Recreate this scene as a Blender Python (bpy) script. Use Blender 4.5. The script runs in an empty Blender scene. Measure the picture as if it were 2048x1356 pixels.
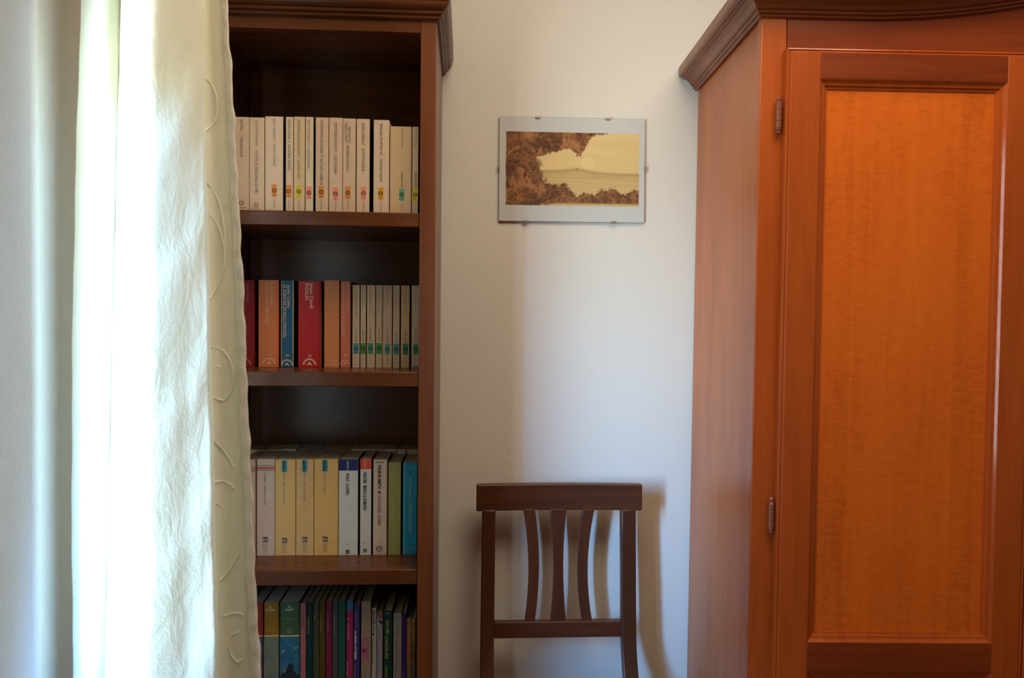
import bpy, bmesh, math, random
import numpy as np
from mathutils import Vector, Matrix

random.seed(7)
C = bpy.context.scene.collection
sc = bpy.context.scene

# ------------------------------------------------------------------ camera, world, lights, exposure
F = 1562.0                      # focal length in pixels of the 2048 x 1356 frame
YAW, PITCH, ROLL = math.radians(3.3), math.radians(-1.4), math.radians(0.55)
CAM = Vector((0.0, 0.0, 1.35))
fw = Vector((math.sin(YAW) * math.cos(PITCH), math.cos(YAW) * math.cos(PITCH), math.sin(PITCH)))
r0 = Vector((math.cos(YAW), -math.sin(YAW), 0))
u0 = r0.cross(fw)
rt = r0 * math.cos(ROLL) + u0 * math.sin(ROLL)
up = u0 * math.cos(ROLL) - r0 * math.sin(ROLL)
cd = bpy.data.cameras.new('camera')
cam = bpy.data.objects.new('camera', cd)
C.objects.link(cam)
M = Matrix((rt, up, -fw)).transposed().to_4x4()
M.translation = CAM
cam.matrix_world = M
cd.sensor_width = 23.6
cd.lens = 23.6 * F / 2048.0
cd.clip_start = 0.02
cd.dof.use_dof = True
cd.dof.focus_distance = 1.9
cd.dof.aperture_fstop = 4.0
sc.camera = cam

w = bpy.data.worlds.new('world')
sc.world = w
w.use_nodes = True
w.node_tree.nodes['Background'].inputs[0].default_value = (0.75, 0.87, 1.0, 1)
w.node_tree.nodes['Background'].inputs[1].default_value = 0.5


def area(name, loc, target, sx, sy, power, col, spread=180):
    l = bpy.data.lights.new(name, 'AREA')
    l.shape = 'RECTANGLE'
    l.size, l.size_y = sx, sy
    l.energy = power
    l.color = col
    l.spread = math.radians(spread)
    o = bpy.data.objects.new(name, l)
    C.objects.link(o)
    o.location = loc
    d = Vector(target) - Vector(loc)
    o.rotation_euler = d.to_track_quat('-Z', 'Y').to_euler()
    return o


# daylight of the window in the left wall, with two added lamps
area('window_daylight', (-0.645, 0.900, 1.28), (0.30, 2.12, 1.46), 0.15, 1.00, 3.0, (0.70, 0.95, 0.98), 54)
area('window_skylight', (-0.640, 0.900, 1.22), (0.30, 2.12, 0.66), 0.15, 1.00, 5.2, (0.17, 0.49, 1.0), 54)
area('window_highlight_strip', (-0.66, 0.60, 1.45), (1.0, 1.10, 1.45), 0.06, 1.30, 3.0, (0.92, 0.96, 1.0))  # narrow strip lamp added for highlights on mouldings and shelf edges
area('ceiling_bounce_fill', (0.60, 0.86, 2.70), (0.66, 1.02, 0.0), 1.4, 0.8, 24.0, (1.0, 0.84, 0.61))  # fill lamp added to stand in for warm light bounced off the ceiling

sc.view_settings.view_transform = 'Standard'
sc.view_settings.look = 'None'
sc.view_settings.gamma = 1.0
sc.view_settings.use_curve_mapping = False
sc.view_settings.exposure = 0.0
sc.cycles.use_denoising = True
sc.cycles.max_bounces = 8
sc.cycles.diffuse_bounces = 5
sc.cycles.transparent_max_bounces = 12
sc.cycles.caustics_reflective = False
sc.cycles.caustics_refractive = False


# ------------------------------------------------------------------ measuring helpers
def ray(u, v):
    return (rt * ((u - 1024) / F) + up * (-(v - 678) / F) + fw)


def at(u, v, Y):
    d = ray(u, v)
    return CAM + d * (Y / d.y)


# wardrobe frame: turned a little towards the camera
WA, WR = math.radians(-2.2), math.radians(0.25)
WM = Matrix.Rotation(WA, 4, 'Z') @ Matrix.Rotation(WR, 4, 'Y')
Y_WALL = 2.10
p_ = at(1509, 678, 1.575)
WORG = Vector((p_.x, p_.y, 0.0)) - Vector((math.sin(WR) * p_.z, 0, 0))
WM.translation = WORG
WI = WM.inverted()


def atw(u, v, yl):
    o = WI @ CAM
    d = WI.to_3x3() @ ray(u, v)
    return o + d * ((yl - o.y) / d.y)


# ------------------------------------------------------------------ mesh helpers
def obj(name, bm, mat, parent=None, bevel=0.0, seg=2, smooth=False):
    me = bpy.data.meshes.new(name)
    bmesh.ops.recalc_face_normals(bm, faces=bm.faces[:])
    bm.to_mesh(me)
    bm.free()
    for m in (mat if isinstance(mat, (list, tuple)) else [mat]):
        me.materials.append(m)
    o = bpy.data.objects.new(name, me)
    C.objects.link(o)
    if parent:
        o.parent = parent
    if bevel:
        b = o.modifiers.new('bevel', 'BEVEL')
        b.width = bevel
        b.segments = seg
        b.limit_method = 'ANGLE'
        b.angle_limit = math.radians(40)
    if smooth or bevel:
        for p in me.polygons:
            p.use_smooth = True
        if smooth != 'soft':
            try:
                me.set_sharp_from_angle(angle=math.radians(35))
            except Exception:
                pass
    return o


def box(bm, x0, x1, y0, y1, z0, z1, mi=0):
    vs = [bm.verts.new((x, y, z)) for x in (x0, x1) for y in (y0, y1) for z in (z0, z1)]
    fs = []
    for q in ((0, 1, 3, 2), (4, 6, 7, 5), (0, 4, 5, 1), (2, 3, 7, 6), (0, 2, 6, 4), (1, 5, 7, 3)):
        f = bm.faces.new([vs[i] for i in q])
        f.material_index = mi
        fs.append(f)
    return vs


def bx(name, d, mat, parent=None, bevel=0.0015):
    bm = bmesh.new()
    box(bm, *d)
    return obj(name, bm, mat, parent, bevel)


def loops(bm, rings, closed=True, cap=False):
    """connect successive rings of equal length"""
    vr = [[bm.verts.new(p) for p in r] for r in rings]
    n = len(vr[0])
    for a, b in zip(vr[:-1], vr[1:]):
        for i in range(n if closed else n - 1):
            j = (i + 1) % n
            bm.faces.new((a[i], a[j], b[j], b[i]))
    if cap:
        bm.faces.new(vr[0])
        bm.faces.new(list(reversed(vr[-1])))
    return vr


def tube(bm, pts, r, n=8, flat=1.0, up_=Vector((0, 1, 0))):
    rings = []
    for i, p in enumerate(pts):
        a = pts[max(i - 1, 0)]
        b = pts[min(i + 1, len(pts) - 1)]
        t = (Vector(b) - Vector(a)).normalized()
        s = t.cross(up_)
        if s.length < 1e-4:
            s = t.cross(Vector((1, 0, 0)))
        s.normalize()
        q = s.cross(t).normalized()
        rings.append([Vector(p) + s * (r * math.cos(k * 2 * math.pi / n)) + q * (r * flat * math.sin(k * 2 * math.pi / n)) for k in range(n)])
    loops(bm, rings, True, True)


def lathe(bm, prof, cx, cy, n=16):
    rings = [[(cx + r * math.cos(k * 2 * math.pi / n), cy + r * math.sin(k * 2 * math.pi / n), z) for k in range(n)] for r, z in prof]
    loops(bm, rings, True, True)


def thing(name, label, cat, loc=(0, 0, 0), group=None):
    o = bpy.data.objects.new(name, None)
    o.empty_display_size = 0.05
    C.objects.link(o)
    o.location = loc
    o['label'] = label
    o['category'] = cat
    if group:
        o['group'] = group
    return o


def structure(o):
    o['kind'] = 'structure'
    return o


# ------------------------------------------------------------------ materials
def new_mat(name):
    m = bpy.data.materials.new(name)
    m.use_nodes = True
    nt = m.node_tree
    return m, nt, nt.nodes['Principled BSDF']


def ramp(nt, stops):
    r = nt.nodes.new('ShaderNodeValToRGB')
    e = r.color_ramp.elements
    e[0].position, e[0].color = stops[0][0], (*stops[0][1], 1)
    e[1].position, e[1].color = stops[-1][0], (*stops[-1][1], 1)
    for p, c in stops[1:-1]:
        x = e.new(p)
        x.color = (*c, 1)
    return r


def coords(nt, scale, kind='Object'):
    tc = nt.nodes.new('ShaderNodeTexCoord')
    mp = nt.nodes.new('ShaderNodeMapping')
    mp.inputs['Scale'].default_value = scale
    nt.links.new(tc.outputs[kind], mp.inputs['Vector'])
    return mp.outputs['Vector']


def noise(nt, vec, scale, detail=4, rough=0.6, dist=0.0):
    n = nt.nodes.new('ShaderNodeTexNoise')
    n.inputs['Scale'].default_value = scale
    n.inputs['Detail'].default_value = detail
    n.inputs['Roughness'].default_value = rough
    n.inputs['Distortion'].default_value = dist
    nt.links.new(vec, n.inputs['Vector'])
    return n.outputs['Fac']


def math_n(nt, op, a, b):
    n = nt.nodes.new('ShaderNodeMath')
    n.operation = op
    for i, x in enumerate((a, b)):
        if isinstance(x, (int, float)):
            n.inputs[i].default_value = x
        else:
            nt.links.new(x, n.inputs[i])
    return n.outputs[0]


def bump(nt, bs, h, strength, dist=0.001):
    b = nt.nodes.new('ShaderNodeBump')
    b.inputs['Strength'].default_value = strength
    b.inputs['Distance'].default_value = dist
    nt.links.new(h, b.inputs['Height'])
    nt.links.new(b.outputs[0], bs.inputs['Normal'])


def wood(name, dark, mid, light, axis='z', rough=0.3, figure=0.0, spec=0.5, knots=False):
    """stained veneer: grain runs along axis, optional curly figure across it"""
    m, nt, bs = new_mat(name)
    s = {'x': (1.0, 16, 16), 'y': (16, 1.0, 16), 'z': (16, 16, 1.0)}[axis]
    v = coords(nt, s)
    a = noise(nt, v, 2.2, 6, 0.62, 1.2)
    big = noise(nt, coords(nt, {'x': (1.2, 5, 5), 'y': (5, 1.2, 5), 'z': (5, 5, 1.2)}[axis]), 1.6, 3, 0.5)
    fine = noise(nt, coords(nt, {'x': (8, 240, 240), 'y': (240, 8, 240), 'z': (240, 240, 8)}[axis]), 2.0, 3, 0.6)
    f = math_n(nt, 'ADD', math_n(nt, 'MULTIPLY', a, 0.5), math_n(nt, 'MULTIPLY', big, 0.5))
    f = math_n(nt, 'ADD', math_n(nt, 'MULTIPLY', fine, 0.16), math_n(nt, 'SUBTRACT', f, 0.08))
    if figure:
        # veneer leaves of slightly different tone, with curled flecks running across them
        tc = nt.nodes.new('ShaderNodeTexCoord')
        sp = nt.nodes.new('ShaderNodeSeparateXYZ')
        nt.links.new(tc.outputs['Object'], sp.inputs[0])
        leaf = math_n(nt, 'FLOOR', math_n(nt, 'MULTIPLY', math_n(nt, 'ADD', sp.outputs['X'], 0.021), 9.3), 0)
        wn = nt.nodes.new('ShaderNodeTexWhiteNoise')
        wn.noise_dimensions = '1D'
        nt.links.new(leaf, wn.inputs['W'])
        curl = noise(nt, coords(nt, (22, 8, 75)), 2.0, 5, 0.7, 0.6)
        patch = noise(nt, coords(nt, (9, 4, 5)), 1.4, 3, 0.6)
        c = math_n(nt, 'MULTIPLY', math_n(nt, 'SUBTRACT', curl, 0.5), math_n(nt, 'MULTIPLY', patch, figure * 1.6))
        f = math_n(nt, 'ADD', math_n(nt, 'MULTIPLY', f, 0.6), math_n(nt, 'ADD', 0.2, c))
        f = math_n(nt, 'ADD', f, math_n(nt, 'MULTIPLY', math_n(nt, 'SUBTRACT', wn.outputs['Value'], 0.5), 0.07))
    r = ramp(nt, [(0.28, dark), (0.5, mid), (0.72, light)])
    nt.links.new(f, r.inputs[0])
    nt.links.new(r.outputs[0], bs.inputs['Base Color'])
    bs.inputs['Roughness'].default_value = rough
    bs.inputs['Specular IOR Level'].default_value = spec
    bump(nt, bs, fine, 0.10, 0.0006)
    return m


W_D, W_M, W_L = (0.105, 0.030, 0.010), (0.155, 0.046, 0.015), (0.215, 0.066, 0.022)
walnut_z = wood('walnut_upright', W_D, W_M, W_L, 'z', 0.30, spec=0.35)
walnut_x = wood('walnut_crosswise', (0.075, 0.022, 0.008), (0.115, 0.035, 0.012), (0.165, 0.052, 0.018), 'x', 0.26, spec=0.22)
walnut_y = wood('walnut_deep', W_D, W_M, W_L, 'y', 0.30, spec=0.35)
K_D, K_M, K_L = (0.050, 0.015, 0.007), (0.080, 0.023, 0.010), (0.125, 0.037, 0.015)
chair_z = wood('chair_walnut_upright', K_D, K_M, K_L, 'z', 0.33)
chair_x = wood('chair_walnut_crosswise', K_D, K_M, K_L, 'x', 0.33)
C_D, C_M, C_L = (0.32, 0.058, 0.010), (0.46, 0.090, 0.015), (0.56, 0.120, 0.020)
cherry_z = wood('cherry_upright', C_D, C_M, C_L, 'z', 0.27)
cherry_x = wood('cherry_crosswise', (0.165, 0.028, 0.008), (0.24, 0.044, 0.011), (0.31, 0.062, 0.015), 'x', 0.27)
cherry_panel = wood('cherry_panel_veneer', (0.48, 0.095, 0.010), (0.76, 0.155, 0.017), (0.86, 0.205, 0.024), 'z', 0.25, 0.55)
cherry_gloss = wood('cherry_lacquered_moulding', C_D, C_M, C_L, 'z', 0.13, spec=0.7)
cherry_side = wood('cherry_side_veneer', C_D, (0.50, 0.125, 0.024), (0.60, 0.16, 0.032), 'z', 0.34)
cornice_wood = wood('cornice_walnut', (0.13, 0.034, 0.012), (0.22, 0.058, 0.019), (0.32, 0.092, 0.028), 'x', 0.30)


def plain(name, col, rough=0.6, spec=0.4, metal=0.0, var=0.0, vscale=30.0):
    m, nt, bs = new_mat(name)
    if var:
        f = noise(nt, coords(nt, (1, 1, 1)), vscale, 4, 0.65)
        r = ramp(nt, [(0.3, tuple(c * (1 - var) for c in col)), (0.7, tuple(min(1, c * (1 + var)) for c in col))])
        nt.links.new(f, r.inputs[0])
        nt.links.new(r.outputs[0], bs.inputs['Base Color'])
    else:
        bs.inputs['Base Color'].default_value = (*col, 1)
    bs.inputs['Roughness'].default_value = rough
    bs.inputs['Specular IOR Level'].default_value = spec
    bs.inputs['Metallic'].default_value = metal
    return m


def plaster(name, col):
    m, nt, bs = new_mat(name)
    v = coords(nt, (1, 1, 1))
    h1 = noise(nt, v, 190, 3, 0.6)
    h2 = noise(nt, v, 60, 3, 0.5)
    h = math_n(nt, 'ADD', h1, math_n(nt, 'MULTIPLY', h2, 0.8))
    bump(nt, bs, h, 0.32, 0.0022)
    t = noise(nt, v, 2.0, 3, 0.5)
    r = ramp(nt, [(0.3, tuple(c * 0.97 for c in col)), (0.7, col)])
    nt.links.new(t, r.inputs[0])
    nt.links.new(r.outputs[0], bs.inputs['Base Color'])
    bs.inputs['Roughness'].default_value = 0.85
    bs.inputs['Specular IOR Level'].default_value = 0.2
    return m


plaster_wall = plaster('wall_plaster', (0.80, 0.775, 0.735))
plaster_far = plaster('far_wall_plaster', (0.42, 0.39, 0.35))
plaster_ceil = plaster('ceiling_plaster', (0.85, 0.83, 0.79))


def floor_mat():
    m, nt, bs = new_mat('floor_parquet')
    a = noise(nt, coords(nt, (3, 30, 1)), 2.0, 5, 0.6)
    r = ramp(nt, [(0.3, (0.16, 0.075, 0.03)), (0.7, (0.26, 0.13, 0.055))])
    nt.links.new(a, r.inputs[0])
    nt.links.new(r.outputs[0], bs.inputs['Base Color'])
    bs.inputs['Roughness'].default_value = 0.35
    return m


parquet = floor_mat()
white_paint = plain('white_window_paint', (0.82, 0.82, 0.79), 0.4)


def glass_mat():
    m = bpy.data.materials.new('clear_glass')
    m.use_nodes = True
    nt = m.node_tree
    nt.nodes.clear()
    out = nt.nodes.new('ShaderNodeOutputMaterial')
    tr = nt.nodes.new('ShaderNodeBsdfTransparent')
    gl = nt.nodes.new('ShaderNodeBsdfGlossy')
    gl.inputs['Roughness'].default_value = 0.02
    lw = nt.nodes.new('ShaderNodeLayerWeight')
    lw.inputs['Blend'].default_value = 0.5
    refl = math_n(nt, 'ADD', 0.045, math_n(nt, 'MULTIPLY', math_n(nt, 'POWER', lw.outputs['Facing'], 5.0), 0.9))
    mx = nt.nodes.new('ShaderNodeMixShader')
    nt.links.new(refl, mx.inputs[0])
    nt.links.new(tr.outputs[0], mx.inputs[1])
    nt.links.new(gl.outputs[0], mx.inputs[2])
    nt.links.new(mx.outputs[0], out.inputs[0])
    return m


clear_glass = glass_mat()


def cloth_mat(name, col, trans, wr=1.0):
    m = bpy.data.materials.new(name)
    m.use_nodes = True
    nt = m.node_tree
    nt.nodes.clear()
    out = nt.nodes.new('ShaderNodeOutputMaterial')
    d = nt.nodes.new('ShaderNodeBsdfDiffuse')
    t = nt.nodes.new('ShaderNodeBsdfTranslucent')
    mx = nt.nodes.new('ShaderNodeMixShader')
    mx.inputs[0].default_value = trans
    n1 = noise(nt, coords(nt, (1, 1, 0.5)), 34, 4, 0.65, 0.5)
    n2 = noise(nt, coords(nt, (1, 1, 1)), 420, 2, 0.5)
    h = math_n(nt, 'ADD', n1, math_n(nt, 'MULTIPLY', n2, 0.12))
    b = nt.nodes.new('ShaderNodeBump')
    b.inputs['Strength'].default_value = 0.35 * wr
    b.inputs['Distance'].default_value = 0.006
    nt.links.new(h, b.inputs['Height'])
    r = ramp(nt, [(0.3, tuple(c * 0.96 for c in col)), (0.7, col)])
    nt.links.new(n1, r.inputs[0])
    for s in (d, t):
        nt.links.new(r.outputs[0], s.inputs['Color'])
        nt.links.new(b.outputs[0], s.inputs['Normal'])
    nt.links.new(d.outputs[0], mx.inputs[1])
    nt.links.new(t.outputs[0], mx.inputs[2])
    nt.links.new(mx.outputs[0], out.inputs[0])
    return m


curtain_cloth = cloth_mat('curtain_cloth', (0.90, 0.875, 0.72), 0.25)
curtain_hem_cloth = cloth_mat('curtain_hem_cloth', (0.90, 0.86, 0.80), 0.15, 0.6)
thread_cloth = cloth_mat('embroidery_thread', (0.93, 0.92, 0.80), 0.2, 0.3)
dark_bronze = plain('dark_bronze', (0.38, 0.15, 0.09), 0.26, 0.5, 0.45)
steel = plain('clip_steel', (0.52, 0.45, 0.40), 0.35, 0.5, 0.9)
cord_grey = plain('rod_metal', (0.35, 0.33, 0.30), 0.4, 0.5, 0.8)

# ------------------------------------------------------------------ the room
XL, XR, YB, ZC = -0.63, 2.75, -1.9, 2.75
WY0, WY1, WZ0, WZ1 = 0.22, 1.186, 0.55, 2.28      # window opening in the left wall
structure(bx('floor', (XL - 0.3, XR + 0.1, YB - 0.1, Y_WALL + 0.1, -0.05, 0), parquet, None, 0))
structure(bx('ceiling', (XL - 0.3, XR + 0.1, YB - 0.1, Y_WALL + 0.1, ZC, ZC + 0.05), plaster_ceil, None, 0))
structure(bx('wall_back', (XL - 0.25, XR, Y_WALL, Y_WALL + 0.1, 0, ZC), plaster_wall, None, 0))
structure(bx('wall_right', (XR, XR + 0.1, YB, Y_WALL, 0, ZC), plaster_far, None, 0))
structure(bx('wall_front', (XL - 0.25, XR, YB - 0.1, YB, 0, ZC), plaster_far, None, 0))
bm = bmesh.new()
xo = XL - 0.25
def rect(x, y0, y1, z0, z1):
    return [bm.verts.new((x, y, z)) for y, z in ((y0, z0), (y1, z0), (y1, z1), (y0, z1))]


ring4 = [rect(XL, YB, Y_WALL, 0, ZC), rect(XL, WY0, WY1, WZ0, WZ1), rect(xo, WY0, WY1, WZ0, WZ1), rect(xo, YB, Y_WALL, 0, ZC)]
for A, B in zip(ring4, ring4[1:] + ring4[:1]):
    for i in range(4):
        j = (i + 1) % 4
        bm.faces.new((A[i], A[j], B[j], B[i]))
wl = obj('wall_left', bm, plaster_wall, None, 0)
for p in wl.data.polygons:
    p.use_smooth = True
structure(wl)
bvm = wl.modifiers.new('bevel', 'BEVEL')
bvm.width = 0.010
bvm.segments = 4
bvm.limit_method = 'ANGLE'
bvm.harden_normals = True

bm = bmesh.new()
fx0, fx1 = XL - 0.22, XL - 0.17
for d in ((WY0, WY0 + 0.07, WZ0, WZ1), (WY1 - 0.07, WY1, WZ0, WZ1), (WY0, WY1, WZ0, WZ0 + 0.07), (WY0, WY1, WZ1 - 0.07, WZ1),
          (0.66, 0.72, WZ0, WZ1)):
    box(bm, fx0, fx1, d[0], d[1], d[2], d[3])
win = structure(obj('window_1', bm, white_paint, None, 0.003))
for a, b in ((WY0 + 0.07, 0.66), (0.72, WY1 - 0.07)):
    bx('pane', (XL - 0.198, XL - 0.194, a, b, WZ0 + 0.07, WZ1 - 0.07), clear_glass, win, 0)

# ------------------------------------------------------------------ bookcase
YF = 1.72                       # front plane
YSH = 1.725                     # shelf fronts
bkx_in = 0.5 * (at(844, 90, YF).x + at(832, 1150, YF).x)
bkx_out = 0.5 * (at(874.5, 120, YF).x + at(865, 1080, YF).x)
bk_l_in = -0.560
bk_l_out = bk_l_in - 0.036
YBK = 2.06                      # face of the back panel


def zavg(a, b, Y):
    return 0.5 * (at(*a, Y).z + at(*b, Y).z)


z_rail = zavg((455, 54), (843, 65.5), YF)
z_corn = zavg((455, 25), (876, 39), YF - 0.008)
SH = []
for (tl, tr_, bl, br) in (((474, 419.5), (838, 425.5), (475, 449.5), (840, 453.5)),
                          ((488, 742.7), (836, 744), (489, 772.3), (836, 773.8)),
                          ((513, 1140.5), (832, 1140.9), (511, 1172), (832, 1169.3))):
    SH.append((zavg(tl, tr_, YSH), zavg(bl, br, YSH)))
SH.append((SH[2][0] - 0.315, SH[2][0] - 0.345))
SH.append((0.10, 0.07))
z_top = z_corn + 0.10
bk = thing('bookcase', 'tall narrow dark brown wooden bookcase with moulded cornice, filled with books, behind the curtain', 'bookcase',
           (0.5 * (bk_l_out + bkx_out), 0.5 * (YF + Y_WALL), 0))


def L(o):
    """keep world coordinates while parented to an Empty that only has a location"""
    o.matrix_parent_inverse = o.parent.matrix_world.inverted() if False else Matrix.Translation(-Vector(o.parent.location))
    return o


L(bx('side_panel', (bkx_in, bkx_out, YF, Y_WALL - 0.004, 0, z_top), walnut_z, bk, 0.0016))
L(bx('side_panel', (bk_l_out, bk_l_in, YF, Y_WALL - 0.004, 0, z_top), walnut_z, bk, 0.0016))
L(bx('back_panel', (bk_l_in, bkx_in, YBK, YBK + 0.012, 0.05, z_top - 0.02), walnut_x, bk, 0))
L(bx('top_rail', (bk_l_in, bkx_in, YF + 0.0005, YF + 0.022, z_rail, z_top), walnut_x, bk, 0.0012))
L(bx('top_panel', (bk_l_in, bkx_in, YF + 0.022, YBK, z_rail + 0.02, z_rail + 0.045), walnut_x, bk, 0))
for zt, zb in SH:
    L(bx('shelf', (bk_l_in, bkx_in - 0.0006, YSH, YBK, zb, zt), walnut_x, bk, 0.0018))
L(bx('plinth', (bk_l_in, bkx_in, YF + 0.006, YF + 0.024, 0, 0.07), walnut_x, bk, 0.001))

prof = [(0.0, 0.0), (0.006, 0.0), (0.0085, 0.002), (0.009, 0.0055), (0.0075, 0.008), (0.0115, 0.0085), (0.0145, 0.0105), (0.015, 0.0145),
        (0.0135, 0.017), (0.0165, 0.018), (0.020, 0.0195), (0.0235, 0.0225), (0.026, 0.0265), (0.0268, 0.031), (0.0255, 0.0325),
        (0.0275, 0.034), (0.0285, 0.035), (0.0285, 0.085), (0.026, 0.088), (0.0, 0.088)]


def sweep3(bm, prof, xl, xr, yf, yb, z, hfun=None, n=1):
    rings = []
    for p, h in prof:
        r = [(xl - p, yb, z + h), (xl - p, yf - p, z + h + (hfun(-p) if hfun else 0))]
        for i in range(1, n):
            x = (xl - p) + (xr - xl + 2 * p) * i / n
            r.append((x, yf - p, z + h + (hfun(x) if hfun else 0)))
        r += [(xr + p, yf - p, z + h + (hfun(xr - xl + p) if hfun else 0)), (xr + p, yb, z + h)]
        rings.append(r)
    loops(bm, rings, False)
    # end caps at the wall
    for k in (0, -1):
        vs = [bm.verts.new(r[k]) for r in rings]
        try:
            bm.faces.new(vs)
        except Exception:
            pass


bm = bmesh.new()
sweep3(bm, prof, bk_l_out, bkx_out, YF, Y_WALL - 0.004, z_corn)
L(obj('cornice', bm, walnut_x, bk, 0, smooth=False))

# ------------------------------------------------------------------ wardrobe
WD = 0.515
ward = thing('wardrobe', 'large glossy reddish orange cherry wood wardrobe with arched dark cornice, right of the chair', 'wardrobe')
ward.matrix_world = WM
W_W = 1.60


def wz(*pts, y=0.0):
    return sum(atw(u, v, y).z for u, v in pts) / len(pts)


def wx(*pts, y=0.0):
    return sum(atw(u, v, y).x for u, v in pts) / len(pts)


wz_corn = wz((1519, 33.5), y=-0.004)
wz_back = atw(1378, 198, WD).z
wx_post = wx((1573, 50), (1548, 1300))          # inner edge of the corner post
DY = -0.022                                      # door stands proud of the frame
dx0 = wx((1571, 120), (1551.5, 1300), y=DY)
dz1 = wz((1576, 93), (2040, 103.5), y=DY)
px0 = wx((1638.5, 160), (1617, 1280), y=DY)      # panel opening
px1 = wx((2012.5, 166), (1987.5, 1280), y=DY)
pz1 = wz((1640, 155.5), (2010, 165.5), y=DY)
pz0 = wz((1618, 1286), (1987, 1286.5), y=DY)
pz_low = wz((1612, 1343), (1985, 1347), y=DY)
dx1 = px1 + (px0 - dx0) * 0.95
dw = dx1 - dx0
W_W = dx0 * 2 + dw * 3 + 0.004
z_wtop = wz_corn + 0.05

bx('side_panel', (0.004, 0.022, 0.022, WD, 0.02, z_wtop), cherry_side, ward, 0.0008)
bx('side_panel', (W_W - 0.022, W_W - 0.004, 0.022, WD, 0.02, z_wtop), cherry_side, ward, 0.0008)
bx('corner_post', (0.0, wx_post, 0.0, 0.0215, 0.0, z_wtop), cherry_z, ward, 0.0022)
bx('corner_post', (W_W - wx_post, W_W, 0.0, 0.0215, 0.0, z_wtop), cherry_z, ward, 0.0022)
bx('back_panel', (0.022, W_W - 0.022, WD - 0.01, WD - 0.002, 0.06, z_wtop - 0.002), cherry_side, ward, 0)
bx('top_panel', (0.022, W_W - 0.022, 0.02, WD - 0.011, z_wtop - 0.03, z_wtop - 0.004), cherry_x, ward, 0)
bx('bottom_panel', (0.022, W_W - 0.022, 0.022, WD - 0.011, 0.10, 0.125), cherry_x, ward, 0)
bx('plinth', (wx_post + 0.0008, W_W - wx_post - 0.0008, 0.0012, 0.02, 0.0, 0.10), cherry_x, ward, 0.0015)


def hump(x):
    x = min(max(x, 0), W_W)
    c = W_W / 2
    x = c - abs(x - c)
    a, m = 0.29, 0.5 * (c + 0.2)
    if x < 0.2:
        return 0.0
    if x < m:
        return a * (x - 0.2) ** 2
    return 2 * a * (m - 0.2) ** 2 - a * (c - x) ** 2


bm = bmesh.new()
N = 40
top, bot = [], []
xa, xb = wx_post + 0.0008, W_W - wx_post - 0.0008
for y in (0.0008, 0.02):
    top.append([bm.verts.new((xa + (xb - xa) * i / N, y, wz_corn + 0.03 + hump(xa + (xb - xa) * i / N))) for i in range(N + 1)])
    bot.append([bm.verts.new((xa + (xb - xa) * i / N, y, dz1 - 0.035)) for i in range(N + 1)])
for i in range(N):
    bm.faces.new((bot[0][i], bot[0][i + 1], top[0][i + 1], top[0][i]))
    bm.faces.new((top[1][i], top[1][i + 1], bot[1][i + 1], bot[1][i]))
    bm.faces.new((top[0][i], top[0][i + 1], top[1][i + 1], top[1][i]))
    bm.faces.new((bot[1][i], bot[1][i + 1], bot[0][i + 1], bot[0][i]))
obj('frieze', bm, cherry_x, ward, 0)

wprof = [(0.0, 0.0), (0.0035, 0.0), (0.006, 0.0015), (0.0065, 0.004), (0.0055, 0.0055), (0.0085, 0.006), (0.0115, 0.0075), (0.012, 0.0105),
         (0.011, 0.0125), (0.015, 0.0135), (0.0175, 0.0155), (0.0195, 0.0195), (0.0225, 0.0245), (0.027, 0.0285), (0.033, 0.031), (0.039, 0.032),
         (0.040, 0.0335), (0.0395, 0.0355), (0.043, 0.036), (0.047, 0.0375), (0.0495, 0.0405), (0.0505, 0.045), (0.0505, 0.062), (0.047, 0.066), (0.0, 0.066)]
bm = bmesh.new()
sweep3(bm, wprof, 0.0, W_W, 0.0, WD, wz_corn, hump, 64)
obj('cornice', bm, cornice_wood, ward, 0)


def ringsweep(bm, prof, x0, x1, z0, z1):
    """moulding run round a rectangle: profile points are (inset, y)"""
    loops_ = []
    for d, y in prof:
        loops_.append([(x0 + d, y, z0 + d), (x1 - d, y, z0 + d), (x1 - d, y, z1 - d), (x0 + d, y, z1 - d)])
    loops(bm, loops_, True)


EDGE = [(0.0, -0.0015), (0.0, -0.0165), (0.0008, -0.019), (0.0022, -0.0208), (0.004, -0.0212), (0.0052, -0.0204), (0.0056, -0.0192), (0.0066, -0.0192),
        (0.0074, -0.0205), (0.0090, -0.0215), (0.0094, -0.0215)]
MOLD = [(0.0, DY - 0.0002), (0.0012, DY + 0.0005), (0.0052, DY + 0.0047), (0.0085, DY + 0.0064), (0.0110, DY + 0.0066), (0.0116, DY + 0.0084),
        (0.0150, DY + 0.0106), (0.0180, DY + 0.0112), (0.0185, DY + 0.0145)]
DZ0 = 0.13


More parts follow.
